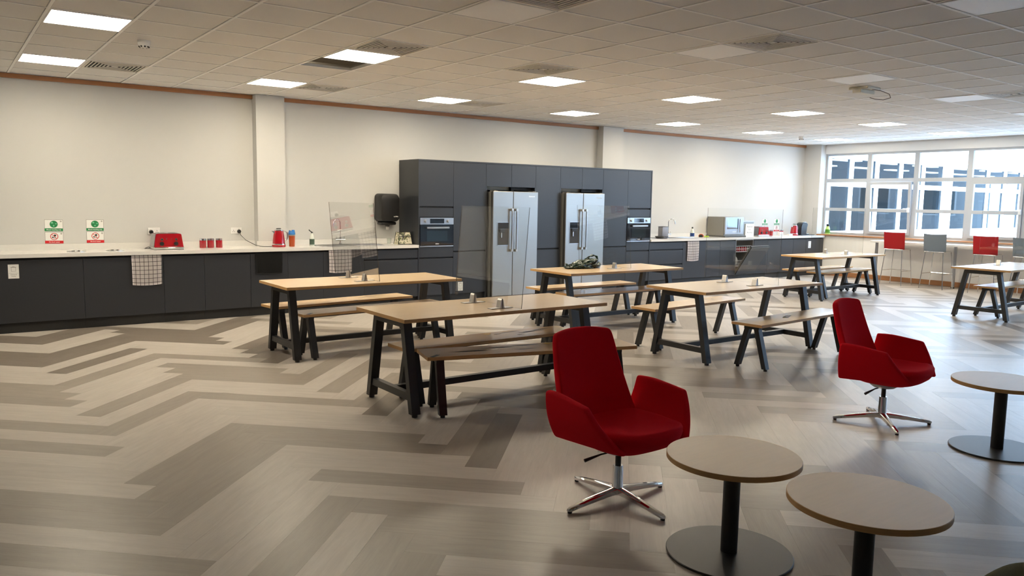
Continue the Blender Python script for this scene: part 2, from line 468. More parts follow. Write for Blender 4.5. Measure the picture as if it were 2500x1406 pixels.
# walls
bm = BM(); box(bm, XL - .2, XG + .05, YK, YK + .25, -0.2, H + .4)
wall_kitchen = structure('wall_kitchen', bm, M_wall, 'cream painted wall behind the kitchen counters')
bm = BM(); box(bm, XL - .2, XL, YB - .2, YK, -0.2, H + .4)
structure('wall_left', bm, M_wall, 'plain painted side wall')
bm = BM(); box(bm, XL - .2, XG + .05, YB - .2, YB, -0.2, H + .4)
structure('wall_back', bm, M_wall, 'plain painted rear wall')
# window wall: apron under the windows, nib by the kitchen wall, bulkhead above
WY0, WY1 = -7.3, 6.66
M_apron = mat('apron_paint', (0.82, 0.81, 0.79), 0.8, var=0.015, scale=3, spec=0.2)
bm = BM(); box(bm, XW, XG + .2, YB, WY1, -0.2, 0.905)
wall_window = structure('wall_window', bm, M_apron, 'painted wall carrying the strip of windows')
bm = BM(); box(bm, XW - .03, XG + .2, WY1, YK, 0.0, H + .3); obj('nib', bm, M_wall, wall_window)
bm = BM(); box(bm, XG - .08, XG + .2, YB, WY1, 2.775, H + .3); obj('bulkhead', bm, M_white, wall_window)
bm = BM(); box(bm, XW - .0, XG + .2, YB, WY0, 0.9, H); obj('end_pier', bm, M_wall, wall_window)
for xa, xb in ((-1.36, -0.96), (5.05, 5.56)):
    bm = BM(); box(bm, xa, xb, YK - .16, YK, 0.0, H - .001); structure('wall_column', bm, M_wall, 'shallow painted column on the kitchen wall')
for k, (xa, xb) in enumerate(((XL, -1.36), (-0.96, 5.05), (5.56, XW - .03))):
    bm = BM(); box(bm, xa, xb, YK - .03, YK, H - .055, H - .002, 0.003, 1)
    structure('trim_%d' % (k + 1), bm, M_wood_trim, 'brown timber rail under the ceiling')
bm = BM(); box(bm, XW - .018, XW, YB, 6.44, 0.0, 0.10, 0.004, 1)
structure('baseboard_window', bm, M_sill, 'oak skirting below the windows')
bm = BM(); box(bm, XW - .04, XG + .02, WY0, WY1 - .002, 0.905, 0.935, 0.005, 1)
structure('trim_4', bm, M_sill, 'oak window sill board')

# windows of the far wall, one per bay
bays = [6.66, 5.60, 4.55, 3.48] + [3.48 - 1.06 * k for k in range(1, 11)]
for k in range(len(bays) - 1):
    y1, y0 = bays[k], bays[k + 1]
    wn = structure('window_%d' % (k + 1), None, None, 'aluminium framed window bay over the sill')
    wn.location = (XG, (y0 + y1) / 2, 0.935)
    hw = (y1 - y0) / 2; zt = 2.78 - .935
    bm = BM()
    box(bm, -.035, .035, -hw, -hw + .05, 0, zt); box(bm, -.035, .035, hw - .05, hw, 0, zt)
    box(bm, -.034, .034, -hw + .05, hw - .05, 0, .05); box(bm, -.034, .034, -hw + .05, hw - .05, zt - .05, zt)
    t1 = 2.165 - .935
    box(bm, -.034, .034, -hw + .05, hw - .05, t1 - .04, t1 + .04)
    obj('window_frame', bm, M_winframe, wn)
    bm = BM(); box(bm, -.004, .004, -hw + .05, hw - .05, t1 + .04, zt - .05); obj('pane', bm, M_glass, wn)
    opening = k in (1, 3, 5, 7, 9)
    t2 = 1.51 - .935; i = .055 if opening else 0.0
    bm = BM()
    if opening:
        box(bm, -.03, .03, -hw + .052, -hw + .052 + i, .052, t1 - .042); box(bm, -.03, .03, hw - .052 - i, hw - .052, .052, t1 - .042)
        box(bm, -.029, .029, -hw + .052 + i, hw - .052 - i, .052, .052 + i); box(bm, -.029, .029, -hw + .052 + i, hw - .052 - i, t1 - .042 - i, t1 - .042)
    e = .05 + i + .001
    box(bm, -.028, .028, -hw + e, hw - e, t2 - .035, t2 + .035)
    for v in bm.verts: v.co.z -= .05
    sash = obj('sash', bm, M_winframe, wn, loc=(-0.03 if opening else 0, 0, .05), rot=(0, R(-3.5) if k == 1 else 0, 0))
    for za, zb in ((e, t2 - .035), (t2 + .035, t1 - .04 - i)):
        bm = BM(); box(bm, -.004, .004, -hw + e, hw - e, za - .05, zb - .05); obj('pane', bm, M_glass, sash)
    if opening:
        bm = BM(); box(bm, -.07, -.03, -hw + .055, -hw + .105, t2 - .08, t2 + .02, .008); box(bm, -.075, -.05, -hw + .07, -hw + .19, t2 - .02, t2 + .005, .006)
        obj('window_handle', bm, M_white, sash)

# ------------------------------------------------------------------ neighbouring wing beyond the windows
FY = 7.42
wing = thing('office_wing', 'white neighbouring office wing with strip windows outside', 'building', (12.1, FY, 0))
M_fac = mat('facade_white', (0.82, 0.82, 0.82), 0.7)
M_pane2 = glass('wing_glass', (0.46, 0.52, 0.56), 1.5, 0.5)
def wbox(name, m, x0, x1, y0, y1, z0, z1):
    bm = BM(); box(bm, x0 - 12.1, x1 - 12.1, y0 - FY, y1 - FY, z0, z1); return obj(name, bm, m, wing)
X1 = 34.0
wbox('lower_wall', M_fac, 12.1, X1, FY, FY + .25, -.4, .80)
wbox('fascia', M_fac, 12.1, X1, FY - .06, FY + .25, 2.86, 3.35)
wbox('coping', M_fac, 12.1, X1, FY - .12, FY + .3, 3.35, 3.42)
wbox('window_ledge', M_fac, 12.1, X1, FY - .08, FY, .80, .86)
wbox('inner_floor', mat('wing_floor', (0.12, 0.12, 0.12), 0.6), 12.1, X1, FY + .25, FY + 5, -.4, 0)
wbox('inner_ceiling', mat('wing_ceiling', (0.6, 0.6, 0.6), 0.8), 12.1, X1, FY + .25, FY + 5, 2.9, 3.1)
wbox('inner_wall', mat('wing_wall', (0.30, 0.29, 0.26), 0.8), 12.1, X1, FY + 5, FY + 5.2, -.4, 3.1)
wbox('inner_end_wall', mat('wing_wall', (0.30, 0.29, 0.26), 0.8), 12.1, 12.2, FY + .25, FY + 5, -.4, 3.1)
xs = [12.1, 13.0, 14.2, 15.43, 16.66, 17.89, 19.12, None, 19.55, 20.75, 21.97, 23.18, 24.4, 25.6, None, 26.05, 27.3, 28.5, 29.7, 30.9, 32.1, 33.3]
prev = None
for x in xs:
    if x is None:
        gap = prev; prev = None; continue
    if prev is None:
        if x != 12.1: wbox('pier', M_fac, gap, x, FY - .02, FY + .2, .86, 2.86)
        prev = x; continue
    a, b = prev, x; prev = x
    fo = BM(); X = lambda v: v - 12.1
    for (xa, xb, za, zb) in ((a, a + .07, .86, 2.86), (b - .07, b, .86, 2.86), (a + .07, b - .07, .86, .95), (a + .07, b - .07, 2.78, 2.86), (a + .07, b - .07, 2.08, 2.21)):
        box(fo, X(xa), X(xb), 0, .1, za, zb)
    wo = obj('window', fo, M_fac, wing)
    for za, zb in ((.95, 2.08), (2.21, 2.78)):
        bm = BM(); box(bm, X(a + .07), X(b - .07), .045, .055, za, zb); obj('pane', bm, M_pane2, wo)
M_wl = emit('wing_light', (1, 1, 1), 3.0)
for k in range(9):
    for yy in (FY + 1.2, FY + 3.4):
        wbox('ceiling_strip_light', M_wl, 13.2 + k * 2.3, 14.4 + k * 2.3, yy, yy + .3, 2.86, 2.9)
ew = thing('reflection_block', 'grey rendered block closing the courtyard beyond the office wing', 'building', (42, -8, -.4))  # added unseen block, only there for the wing's panes to reflect
bm = BM(); box(bm, 0, 1, -22, 15.3, 0, 9); wl = obj('wall', bm, mat('pale_render', (0.40, 0.42, 0.45), 0.9, var=0.1, scale=1), ew)
for r_ in range(2):
    for k in range(9):
        bm = BM(); box(bm, -.03, 0, -20 + k * 3.9, -18 + k * 3.9, 1.5 + r_ * 3.6, 3.2 + r_ * 3.6); f_ = obj('window', bm, M_fac, wl)
        bm = BM(); box(bm, -.04, -.031, -19.9 + k * 3.9, -18.1 + k * 3.9, 1.6 + r_ * 3.6, 3.1 + r_ * 3.6); obj('pane', bm, M_blackgl, f_)
bm = BM(); box(bm, XG + .2, 60, -40, FY + .2, -.6, -.4)
structure('ground', bm, mat('courtyard_paving', (0.45, 0.46, 0.46), 0.8, var=0.1, scale=2), 'pale courtyard paving outside')

# ------------------------------------------------------------------ ceiling fittings
UNLIT_LABEL = {(-3, 1): 'unlit white ceiling panel beside the air diffuser over the first table',
    (1, 1): 'unlit white ceiling panel beside the dark slatted air diffuser',
    (5, 1): 'unlit white ceiling panel beside the ceiling box with dangling cable',
    (9, 1): 'unlit white ceiling panel beside the air diffuser near the windows',
    (13, 1): 'unlit white ceiling panel closest to the window wall',
    (1, -3): 'unlit white ceiling panel above the far red chair and round table'}
VENT_LABEL = {(-3, 4): 'square air diffuser touching the lit panel that adjoins the dark open bay',
    (0, 4): 'square air diffuser diagonal to the fifth lit panel from the window',
    (-6, 9): 'square air diffuser beside the lit panel above the recycling signs',
    (-2, 9): 'square air diffuser beside the lit panel near the first wall column',
    (2, 9): 'square air diffuser beside the lit panel above the left fridge',
    (1, 0): 'dark slatted square air diffuser next to an unlit white panel in mid ceiling',
    (-3, 0): 'square air diffuser next to the unlit panel over the table behind the red chair',
    (9, 0): 'square air diffuser next to the unlit panel near the windows'}
prot = None
for (a, b) in LIT:
    if prot is None:
        t = thing('ceiling_light', 'lit square LED panel set in the ceiling grid', 'ceiling light', (0, 0, 0), 0, 'lit LED ceiling panels')
        bm = BM(); h = .288
        for q in ((-h, h, -h, -h + .012), (-h, h, h - .012, h), (-h, -h + .012, -h + .012, h - .012), (h - .012, h, -h + .012, h - .012)): box(bm, q[0], q[1], q[2], q[3], -.004, .012)
        obj('panel_frame', bm, M_white, t)
        bm = BM(); box(bm, -h + .012, h - .012, -h + .012, h - .012, -.001, .008); obj('diffuser', bm, M_light, t)
        prot = t
    else: t = dup(prot)
    k = (17 - a) // 4
    t['label'] = '%s lit ceiling panel from the window wall, in the row %s the kitchen wall' % (('first', 'second', 'third', 'fourth', 'fifth', 'sixth', 'seventh', 'eighth')[k], 'next to' if b == 9 else 'further from')
    t.location = ((a + .5) * G, (b + .5) * G, H)
protu = None
for (a, b) in UNLIT:
    if protu is None:
        t = thing('unlit_ceiling_light', 'switched off square white LED panel set in the ceiling grid', 'ceiling light', (0, 0, 0), 0, 'unlit LED ceiling panels')
        bm = BM(); h = .288
        for q in ((-h, h, -h, -h + .012), (-h, h, h - .012, h), (-h, -h + .012, -h + .012, h - .012), (h - .012, h, -h + .012, h - .012)): box(bm, q[0], q[1], q[2], q[3], -.004, .012)
        obj('panel_frame', bm, M_white, t)
        bm = BM(); box(bm, -h + .012, h - .012, -h + .012, h - .012, -.001, .008); obj('diffuser', bm, M_off, t)
        protu = t
    else: t = dup(protu)
    t['label'] = UNLIT_LABEL[(a, b)]
    t.location = ((a + .5) * G, (b + .5) * G, H)
M_vent = mat('vent_cream', (0.80, 0.76, 0.69), 0.6)
M_ventin = mat('vent_inside', (0.02, 0.02, 0.02), 0.9)
protv = None
for (a, b) in VENT:
    if protv is None:
        t = thing('air_vent', 'square louvred air diffuser set in the ceiling grid', 'air vent', (0, 0, 0), 0, 'ceiling air diffusers')
        bm = BM(); box(bm, -.288, .288, -.288, .288, .0041, .03); obj('backing', bm, M_ventin, t)
        for k in range(7):
            h0 = .288 - k * .036; h1 = h0 - (.022 if k == 0 else .012); bm = BM(); rings = []
            for hh, zz in ((h0, .004), (h0, -.003), (h1, -.003), (h1, .004)):
                rings.append([bm.verts.new(p) for p in ((-hh, -hh, zz), (hh, -hh, zz), (hh, hh, zz), (-hh, hh, zz))])
            for q in range(4):
                ra, rb = rings[q], rings[(q + 1) % 4]
                for i in range(4): bm.faces.new((ra[i], ra[(i + 1) % 4], rb[(i + 1) % 4], rb[i]))
            obj('louvre', bm, M_vent, t)
        bm = BM(); box(bm, -.03, .03, -.03, .03, -.003, .004); obj('centre_plate', bm, M_vent, t)
        protv = t
    else: t = dup(protv)
    t['label'] = VENT_LABEL[(a, b)]
    t.location = ((a + .5) * G, (b + .5) * G, H)
def smoke(x, y, label, cat='smoke detector'):
    t = thing('smoke_detector', label, cat, (x, y, H + .004))
    bm = BM(); lathe(bm, [(0, -.02), (.055, -.02), (.055, 0)], seg=24); obj('mounting_base', bm, M_white, t, True)
    bm = BM(); lathe(bm, [(.0, -.065), (.030, -.063), (.042, -.05), (.05, -.035), (.05, -.02)], seg=24); c = obj('sensor_head', bm, M_white, t, True)
    bm = BM()
    for k in range(8):
        an = k * PI / 4; cyl(bm, (.036 * math.cos(an), .036 * math.sin(an), -.060), (.043 * math.cos(an), .043 * math.sin(an), -.05), .008, seg=8)
    obj('vent_slot', bm, M_black, c)
smoke(-3.36, 3.9, 'white round smoke detector between lights above the red toaster')
smoke(9.4, 5.72, 'small white smoke detector near the window end of the counter')
t = thing('hanging_bracket', 'white ceiling box with loose dangling cable', 'bracket', (3.95, 1.22, H + .004))
bm = BM(); box(bm, -.14, .14, -.12, .12, -.03, 0, .006); obj('mount_plate', bm, mat('cream_box', (0.78, 0.75, 0.66), 0.6), t)
bm = BM(); box(bm, -.17, .13, -.055, .055, -.075, -.031, .01); obj('box_body', bm, mat('cream_box', (0.78, 0.75, 0.66), 0.6), t)
bm = BM(); tube(bm, [(-.05 + .05, -.07 - .02, -.03), (.08, -.15, -.04), (.1, -.25, -.09), (.04, -.3, -.14), (-.06, -.27, -.17), (-.12, -.2, -.16), (-.14, -.15, -.14)], .004); obj('cable', bm, M_inkgrey, t, True)

# ------------------------------------------------------------------ kitchen units
YF = 6.47   # door fronts
ZC = 0.905  # worktop top
def front_panel(parent, name, x0, x1, z0, z1, m=M_cab, y=YF, th=.019):
    bm = BM(); box(bm, x0 + .0015, x1 - .0015, y, y + th, z0, z1, .0015, 1); return obj(name, bm, m, parent)
def base_unit(x0, x1, label, kind='door', group=None, name='base_cabinet'):
    D = .42 if -1.7 < x0 < -.9 else YK - YF - .02
    xc = (x0 + x1) / 2
    t = thing(name, label, 'cabinet', (xc, YF, 0), 0, group)
    hw = (x1 - x0) / 2
    def B(nm, m, a, b, c, d, e, f): bm = BM(); box(bm, a, b, c, d, e, f); return obj(nm, bm, m, t)
    B('carcass', M_cabin, -hw + .001, hw - .001, .045, D, .12, .862)
    B('plinth', M_plinth, -hw + .0005, hw - .0005, .05, .07, 0, .12)
    B('handle_channel', M_cabin, -hw + .001, hw - .001, .025, .044, .12, .862)
    zt = .835
    if kind == 'door':
        front_panel(t, 'door', -hw, hw, .122, zt, y=0)
    elif kind == 'two':
        front_panel(t, 'door', -hw, 0, .122, zt, y=0); front_panel(t, 'door', 0, hw, .122, zt, y=0)
    elif kind == 'drawers':
        for za, zb in ((.122, .40), (.425, .685), (.71, zt)): front_panel(t, 'drawer_front', -hw, hw, za, zb, y=0)
    elif kind == 'drawers2':
        for za, zb in ((.122, .685), (.71, zt)): front_panel(t, 'drawer_front', -hw, hw, za, zb, y=0)
    return t
GP = 'plain base cabinets of the left counter'
base_unit(-5.35, -4.47, 'dark grey base cabinet beside the general waste sticker cabinet')
base_unit(-4.47, -3.59, 'dark grey base cabinet with a white waste sticker, below the first recycling signs')
base_unit(-3.59, -2.70, 'wide dark grey base cabinet with checked tea towel, under the red toaster')
base_unit(-2.70, -2.21, 'plain dark grey base cabinet below the red canisters', group=GP)
base_unit(-2.21, -1.62, 'dark grey base cabinet below the plugged in kettle cable')
base_unit(-1.62, -1.11, 'dark grey base cabinet with a black cloth, under the red kettle of the longer counter')
base_unit(-1.11, -0.60, 'dark grey base cabinet under the spray bottle beside the left sink')
base_unit(-0.60, 0.02, 'dark grey base cabinet with a checked tea towel, under the left tap')
base_unit(0.02, 0.915, 'dark grey drawer cabinet next to the tall oven housing under the towel dispenser', 'drawers2')
GQ = 'plain base cabinets of the right counter'
base_unit(5.905, 6.82, 'dark grey three drawer cabinet under the right tap', 'drawers')
base_unit(6.82, 7.53, 'dark grey base cabinet with checked towel, under the blue label bottle')
base_unit(7.53, 7.94, 'narrow dark grey cabinet left of the steel countertop oven')
base_unit(7.94, 8.44, 'narrow dark grey cabinet directly left of the open dishwasher')
base_unit(9.03, 9.52, 'narrow dark grey cabinet directly right of the open dishwasher')
base_unit(9.52, 10.0, 'dark grey cabinet under the red canisters on the right counter')
base_unit(10.0, 10.43, 'plain dark grey cabinet between canisters and kettle on the right counter')
base_unit(10.43, 10.91, 'dark grey cabinet under the red kettle by the coffee machine')
base_unit(10.91, 11.59, 'dark grey end cabinet with white sticker beside the window wall')

def worktop(x0, x1, label):
    t = thing('worktop', label, 'worktop', ((x0 + x1) / 2, YF, .862))
    hw = (x1 - x0) / 2
    xm = (x0 + x1) / 2; yb = YK - YF - .001
    poly = [(-hw, -.03), (hw, -.03), (hw, yb)]
    if x0 < -2: poly += [(-.959 - xm, yb), (-.959 - xm, yb - .16), (-1.361 - xm, yb - .16), (-1.361 - xm, yb)]
    poly.append((-hw, yb))
    bm = BM(); prism(bm, poly, 0, ZC - .862); obj('slab', bm, M_work, t)
    return t, hw
wt, hw = worktop(-5.35, .915, 'long white worktop of the left counter')
# upstand follows the column
xc = (-5.35 + .915) / 2
for xa, xb in ((-5.35, -1.3605), (-.9595, .915)):
    bm = BM(); box(bm, xa - xc, xb - xc, YK - YF - .022, YK - YF - .001, ZC - .862, ZC - .862 + .076); obj('upstand', bm, M_work, wt)
bm = BM(); box(bm, -1.385 - xc, -.935 - xc, YK - .182 - YF, YK - .161 - YF, ZC - .862, ZC - .862 + .076); obj('upstand', bm, M_work, wt)
wt2, hw2 = worktop(5.905, 11.585, 'shorter white worktop between the tall units and the window')
bm = BM(); box(bm, -hw2, hw2, YK - YF - .022, YK - YF - .001, ZC - .862, ZC - .862 + .076); obj('upstand', bm, M_work, wt2)

# tall units
ZT = 2.17
tall = {}
def tall_unit(x0, x1, label, fronts, name='tall_cabinet', open_niche=False):
    xc = (x0 + x1) / 2; hw = (x1 - x0) / 2
    t = thing(name, label, 'cabinet', (xc, YF, 0))
    D = .42 if x0 > 4.6 else YK - YF - .02
    def B(nm, m, a, b, c, d, e, f): bm = BM(); box(bm, a, b, c, d, e, f); return obj(nm, bm, m, t)
    if open_niche:
        B('side_panel', M_cab, -hw + .0005, -hw + .019, .0, D, 0.0, 1.83); B('side_panel', M_cab, hw - .019, hw - .0005, .0, D, 0.0, 1.83)
        B('carcass', M_cab, -hw + .001, hw - .001, .022, D, 1.83, ZT)
        B('niche_added_board', mat('niche_board', (0.62, 0.57, 0.48), 0.8), -hw + .02, .06, .16, .175, 1.76, 1.829)  # added pale board stands in for the lit back of the gap
        B('niche_shadow_board', M_cabin, .061, hw - .02, .10, .115, 1.76, 1.829)  # dark board put in for the shade beside it
    else:
        B('carcass', M_cab, -hw + .001, hw - .001, .046, D, .12, ZT)
        for za, zb in (((.12, .866), (1.32, ZT - .01)) if any(q[0] == 'filler_panel' for q in fronts) else ((.12, ZT - .01),)):
            B('handle_channel', M_cabin, -hw + .002, hw - .002, .024, .045, za, zb)
        B('plinth', M_plinth, -hw + .001, hw - .001, .05, .07, 0, .12)
    for nm, xa, xb, za, zb in fronts: front_panel(t, nm, -hw + xa * 2 * hw, -hw + xb * 2 * hw, za, zb, y=0)
    return t
OV = [('door', 0, 1, 1.49, ZT), ('filler_panel', 0, 1, 1.325, 1.465), ('drawer_front', 0, 1, .71, .862), ('drawer_front', 0, 1, .122, .685)]
TL = [('door', 0, 1, .80, ZT), ('door', 0, 1, .122, .775)]
NI = [('door', 0, .5, 1.812, ZT), ('door', .5, 1, 1.812, ZT)]
u1 = tall_unit(0.94, 1.54, 'tall dark grey oven housing next to the bag on the worktop', OV)
tall_unit(1.54, 2.15, 'tall dark grey larder cabinet between oven and left fridge', TL)
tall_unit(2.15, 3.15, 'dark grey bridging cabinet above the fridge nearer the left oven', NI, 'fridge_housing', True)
tall_unit(3.15, 3.68, 'tall dark grey larder cabinet between the two fridges', TL)
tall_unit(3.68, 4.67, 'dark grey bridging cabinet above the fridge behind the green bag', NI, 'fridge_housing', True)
tall_unit(4.67, 5.28, 'tall dark grey larder cabinet between right fridge and oven', TL)
tall_unit(5.28, 5.88, 'tall dark grey oven housing beside the right counter', OV)
t = thing('end_panel', 'full height dark grey end panel beside the towel dispenser', 'panel', (.93, YF, 0))
bm = BM(); box(bm, -.012, .0095, -.006, YK - YF - .001, 0, ZT + .022); obj('panel_board', bm, M_cab, t)
t = thing('end_panel', 'full height dark grey end panel beside the right counter', 'panel', (5.89, YF, 0))
bm = BM(); box(bm, -.0095, .012, -.006, YK - YF - .001, 0, ZT + .022); obj('panel_board', bm, M_cab, t)
t = thing('cornice_board', 'dark grey board along the top of tall units', 'panel', (3.41, YF, ZT + .001))
yb = YK - YF - .001
bm = BM(); prism(bm, [(-2.469, -.006), (2.469, -.006), (2.469, yb), (5.561 - 3.41, yb), (5.561 - 3.41, yb - .16), (5.049 - 3.41, yb - .16), (5.049 - 3.41, yb), (-2.469, yb)], 0, .021); obj('board', bm, M_cab, t)

def oven(x0, x1, label):
    t = thing('built_in_oven', label, 'oven', ((x0 + x1) / 2, YF, .868)); hw = (x1 - x0) / 2 - .004
    z0 = .868
    def B(nm, m, a, b, c, d, e, f, p=t, bev=.002): bm = BM(); box(bm, a, b, c, d, e - z0, f - z0, bev, 1); return obj(nm, bm, m, p)
    B('body', M_black, -hw, hw, .004, .043, .87, 1.315)
    cp = B('control_panel', M_steel, -hw, hw, -.016, .003, 1.212, 1.315)
    B('display', M_blackgl, -.125, .125, -.019, -.0155, 1.228, 1.300, cp)
    for s in (-1, 1):
        bm = BM(); cyl(bm, (s * .2, -.016, 1.262 - z0), (s * .2, -.045, 1.262 - z0), .024, .020, 20); obj('knob', bm, M_steel, cp, True)
    dr = B('door', M_blackgl, -hw, hw, -.018, .003, .893, 1.208)
    B('door_window', mat('oven_window', (0.010, 0.022, 0.034), 0.03, coat=1.0), -.185, .185, -.0195, -.0175, .955, 1.115, dr)
    hb = B('door_handle', M_steel, -.2, .2, -.062, -.044, 1.150, 1.178, dr, .006)
    for s in (-1, 1): B('handle_post', M_steel, s * .17 - .01, s * .17 + .01, -.045, -.018, 1.155, 1.173, dr)
    B('maker_badge', mat('badge_grey', (0.5, 0.5, 0.5), 0.4), -.03, .03, -.0205, -.018, .908, .922, dr, 0)
    B('bottom_trim', M_steel, -hw, hw, -.012, .003, .869, .89)
oven(0.94, 1.54, 'built-in steel and black glass oven in the unit beside the bag')
oven(5.28, 5.88, 'built-in steel and black glass oven in the unit beside the grey jug')

def fridge(x0, x1, label, brand):
    t = thing('american_fridge', label, 'fridge', ((x0 + x1) / 2, 6.35, 0)); hw = (x1 - x0) / 2
    def B(nm, m, a, b, c, d, e, f, p=t, bev=.004): bm = BM(); box(bm, a, b, c, d, e, f, bev, 2); return obj(nm, bm, m, p)
    M_fsteel = mat('fridge_steel', (0.40, 0.383, 0.355), 0.36, 1.0, var=0.04, scale=5, stretch=(1, 1, 30))
    M_side = mat('fridge_side', (0.16, 0.155, 0.145), 0.45, 0.2)
    B('cabinet_body', M_side, -hw + .02, hw - .02, .075, .66, .03, 1.735)
    B('door_gasket', M_cabin, -hw + .012, hw - .012, .055, .075, .05, 1.725, bev=0)
    B('hinge_cover', M_side, -hw + .03, -hw + .1, .02, .14, 1.736, 1.752)
    B('hinge_cover', M_side, hw - .1, hw - .03, .02, .14, 1.736, 1.752)
    for s in (-1, 1):
        for yy in (.12, .6):
            bm = BM(); cyl(bm, (s * (hw - .1), yy, 0), (s * (hw - .1), yy, .03), .02); obj('foot', bm, M_black, t)
    sp = -hw + .44 * 2 * hw
    dl = B('freezer_door', M_fsteel, -hw, sp - .003, 0, .054, .05, 1.74, bev=.008)
    dr = B('fridge_door', M_fsteel, sp + .003, hw, 0, .054, .05, 1.74, bev=.008)
    for p, xx in ((dl, sp - .045), (dr, sp + .045)):
        hb = B('door_handle', M_steel, xx - .014, xx + .014, -.062, -.036, .80, 1.43, p, .008)
        for zz in (.77, 1.425): B('handle_bracket', M_alu, xx - .022, xx + .018, -.058, 0.0, zz, zz + .04, p)
    dx = -hw + .095
    dp = B('water_dispenser', M_steel, dx - .008, dx + .218, -.006, .0, .872, 1.248, dl, 0)
    B('control_display', M_blackgl, dx, dx + .21, -.010, -.006, 1.14, 1.24, dl, .001)
    B('dispenser_recess', mat('dispenser_grey', (0.030, 0.027, 0.023), 0.5), dx, dx + .21, -.0085, -.006, .88, 1.138, dl, 0)
    B('dispenser_lever', M_alu, dx + .05, dx + .07, -.03, -.008, 1.0, 1.08, dl, .004)
    B('dispenser_chute', M_black, dx + .03, dx + .12, -.03, -.008, 1.085, 1.137, dl, .004)
    text('brand_lettering', brand, .030, M_white, dr, (hw - .13, -.0012, 1.665), bold=True)
fridge(2.205, 3.11, 'steel side by side fridge seen behind the clear table screen', 'Kenwood')
fridge(3.715, 4.60, 'steel side by side fridge standing behind the table with green bag', 'Kenwood')

# dishwasher, door half open
t = thing('dishwasher', 'built-in dishwasher with its door tilted open', 'dishwasher', (8.735, YF, 0)); hw = .294
M_dwin = mat('dishwasher_inside', (0.32, 0.31, 0.29), 0.35, 0.7)
def B(nm, m, a, b, c, d, e, f, p=t, bev=0.0):
    bm = BM(); box(bm, a, b, c, d, e, f, bev, 1); return obj(nm, bm, m, p)
B('side_wall', M_dwin, -hw, -hw + .02, .01, .56, .12, .858); B('side_wall', M_dwin, hw - .02, hw, .01, .56, .12, .858)
B('back_wall', M_dwin, -hw + .021, hw - .021, .545, .56, .12, .858); B('tub_top', M_dwin, -hw + .021, hw - .021, .01, .544, .84, .858)
B('tub_floor', M_dwin, -hw + .021, hw - .021, .01, .544, .12, .20)
B('plinth', M_plinth, -hw, hw, .05, .07, 0, .119)
for zz, nm in ((.60, 'upper_basket'), (.30, 'lower_basket')):
    bm = BM()
    for z2 in (zz, zz + .06, zz + .12):
        for yy in (.04, .5): box(bm, -hw + .03, hw - .03, yy - .003, yy + .003, z2 - .003, z2 + .003)
        for xx in (-hw + .03, hw - .03): box(bm, xx - .003, xx + .003, .04, .5, z2 - .003, z2 + .003)
    for k in range(9):
        xx = -hw + .03 + k * (2 * hw - .06) / 8
        box(bm, xx - .002, xx + .002, .037, .043, zz, zz + .12); box(bm, xx - .002, xx + .002, .04, .5, zz - .002, zz + .002)
    obj(nm, bm, mat('basket_wire', (0.55, 0.55, 0.56), 0.4), t)
dg = bpy.data.objects.new('door', None); COL.objects.link(dg); bm = BM(); box(bm, -hw - .003, hw + .003, -.02, 0.0, 0, .70, .002, 1)
COL.objects.unlink(dg); bpy.data.objects.remove(dg)
door = obj('door', bm, M_cab, t, loc=(0, .0, .135), rot=(R(33), 0, 0))
B('inner_door', M_dwin, -hw + .01, hw - .01, .001, .035, .02, .69, door)
B('control_strip', M_black, -hw - .002, hw + .002, .0, .035, .691, .715, door, .003)
for k in range(4):
    x = 8.735 + (-.18 + k * .11)
    c = thing('red_mug', '%s red mug from the coffee machine end, in the open dishwasher basket' % ('fourth', 'third', 'second', 'first')[k], 'mug', (x, YF + .12, .606), 0, 'mugs in the dishwasher')
    bm = BM(); lathe(bm, [(0, .09), (.036, .09), (.038, .0), (.034, .0), (.032, .085), (0, .085)], seg=16); obj('cup', bm, M_redgl, c, True)
    bm = BM(); tube(bm, [(.036, 0, .07), (.058, 0, .066), (.062, 0, .045), (.055, 0, .025), (.037, 0, .02)], .005); obj('handle', bm, M_redgl, c, True)
c = thing('white_plate', 'white plate upright in the lower basket of the open dishwasher', 'plate', (8.735 - .16, YF + .17, .3025))
bm = BM(); lathe(bm, [(0, 0), (.07, 0), (.11, .014), (.112, .016), (.07, .004), (0, .004)], seg=24)
bmesh.ops.rotate(bm, verts=bm.verts, cent=(0, 0, 0), matrix=Matrix.Rotation(R(80), 3, 'Y')); bmesh.ops.translate(bm, verts=bm.verts, vec=(0, 0, .113))
obj('dish', bm, M_paper, c, True)

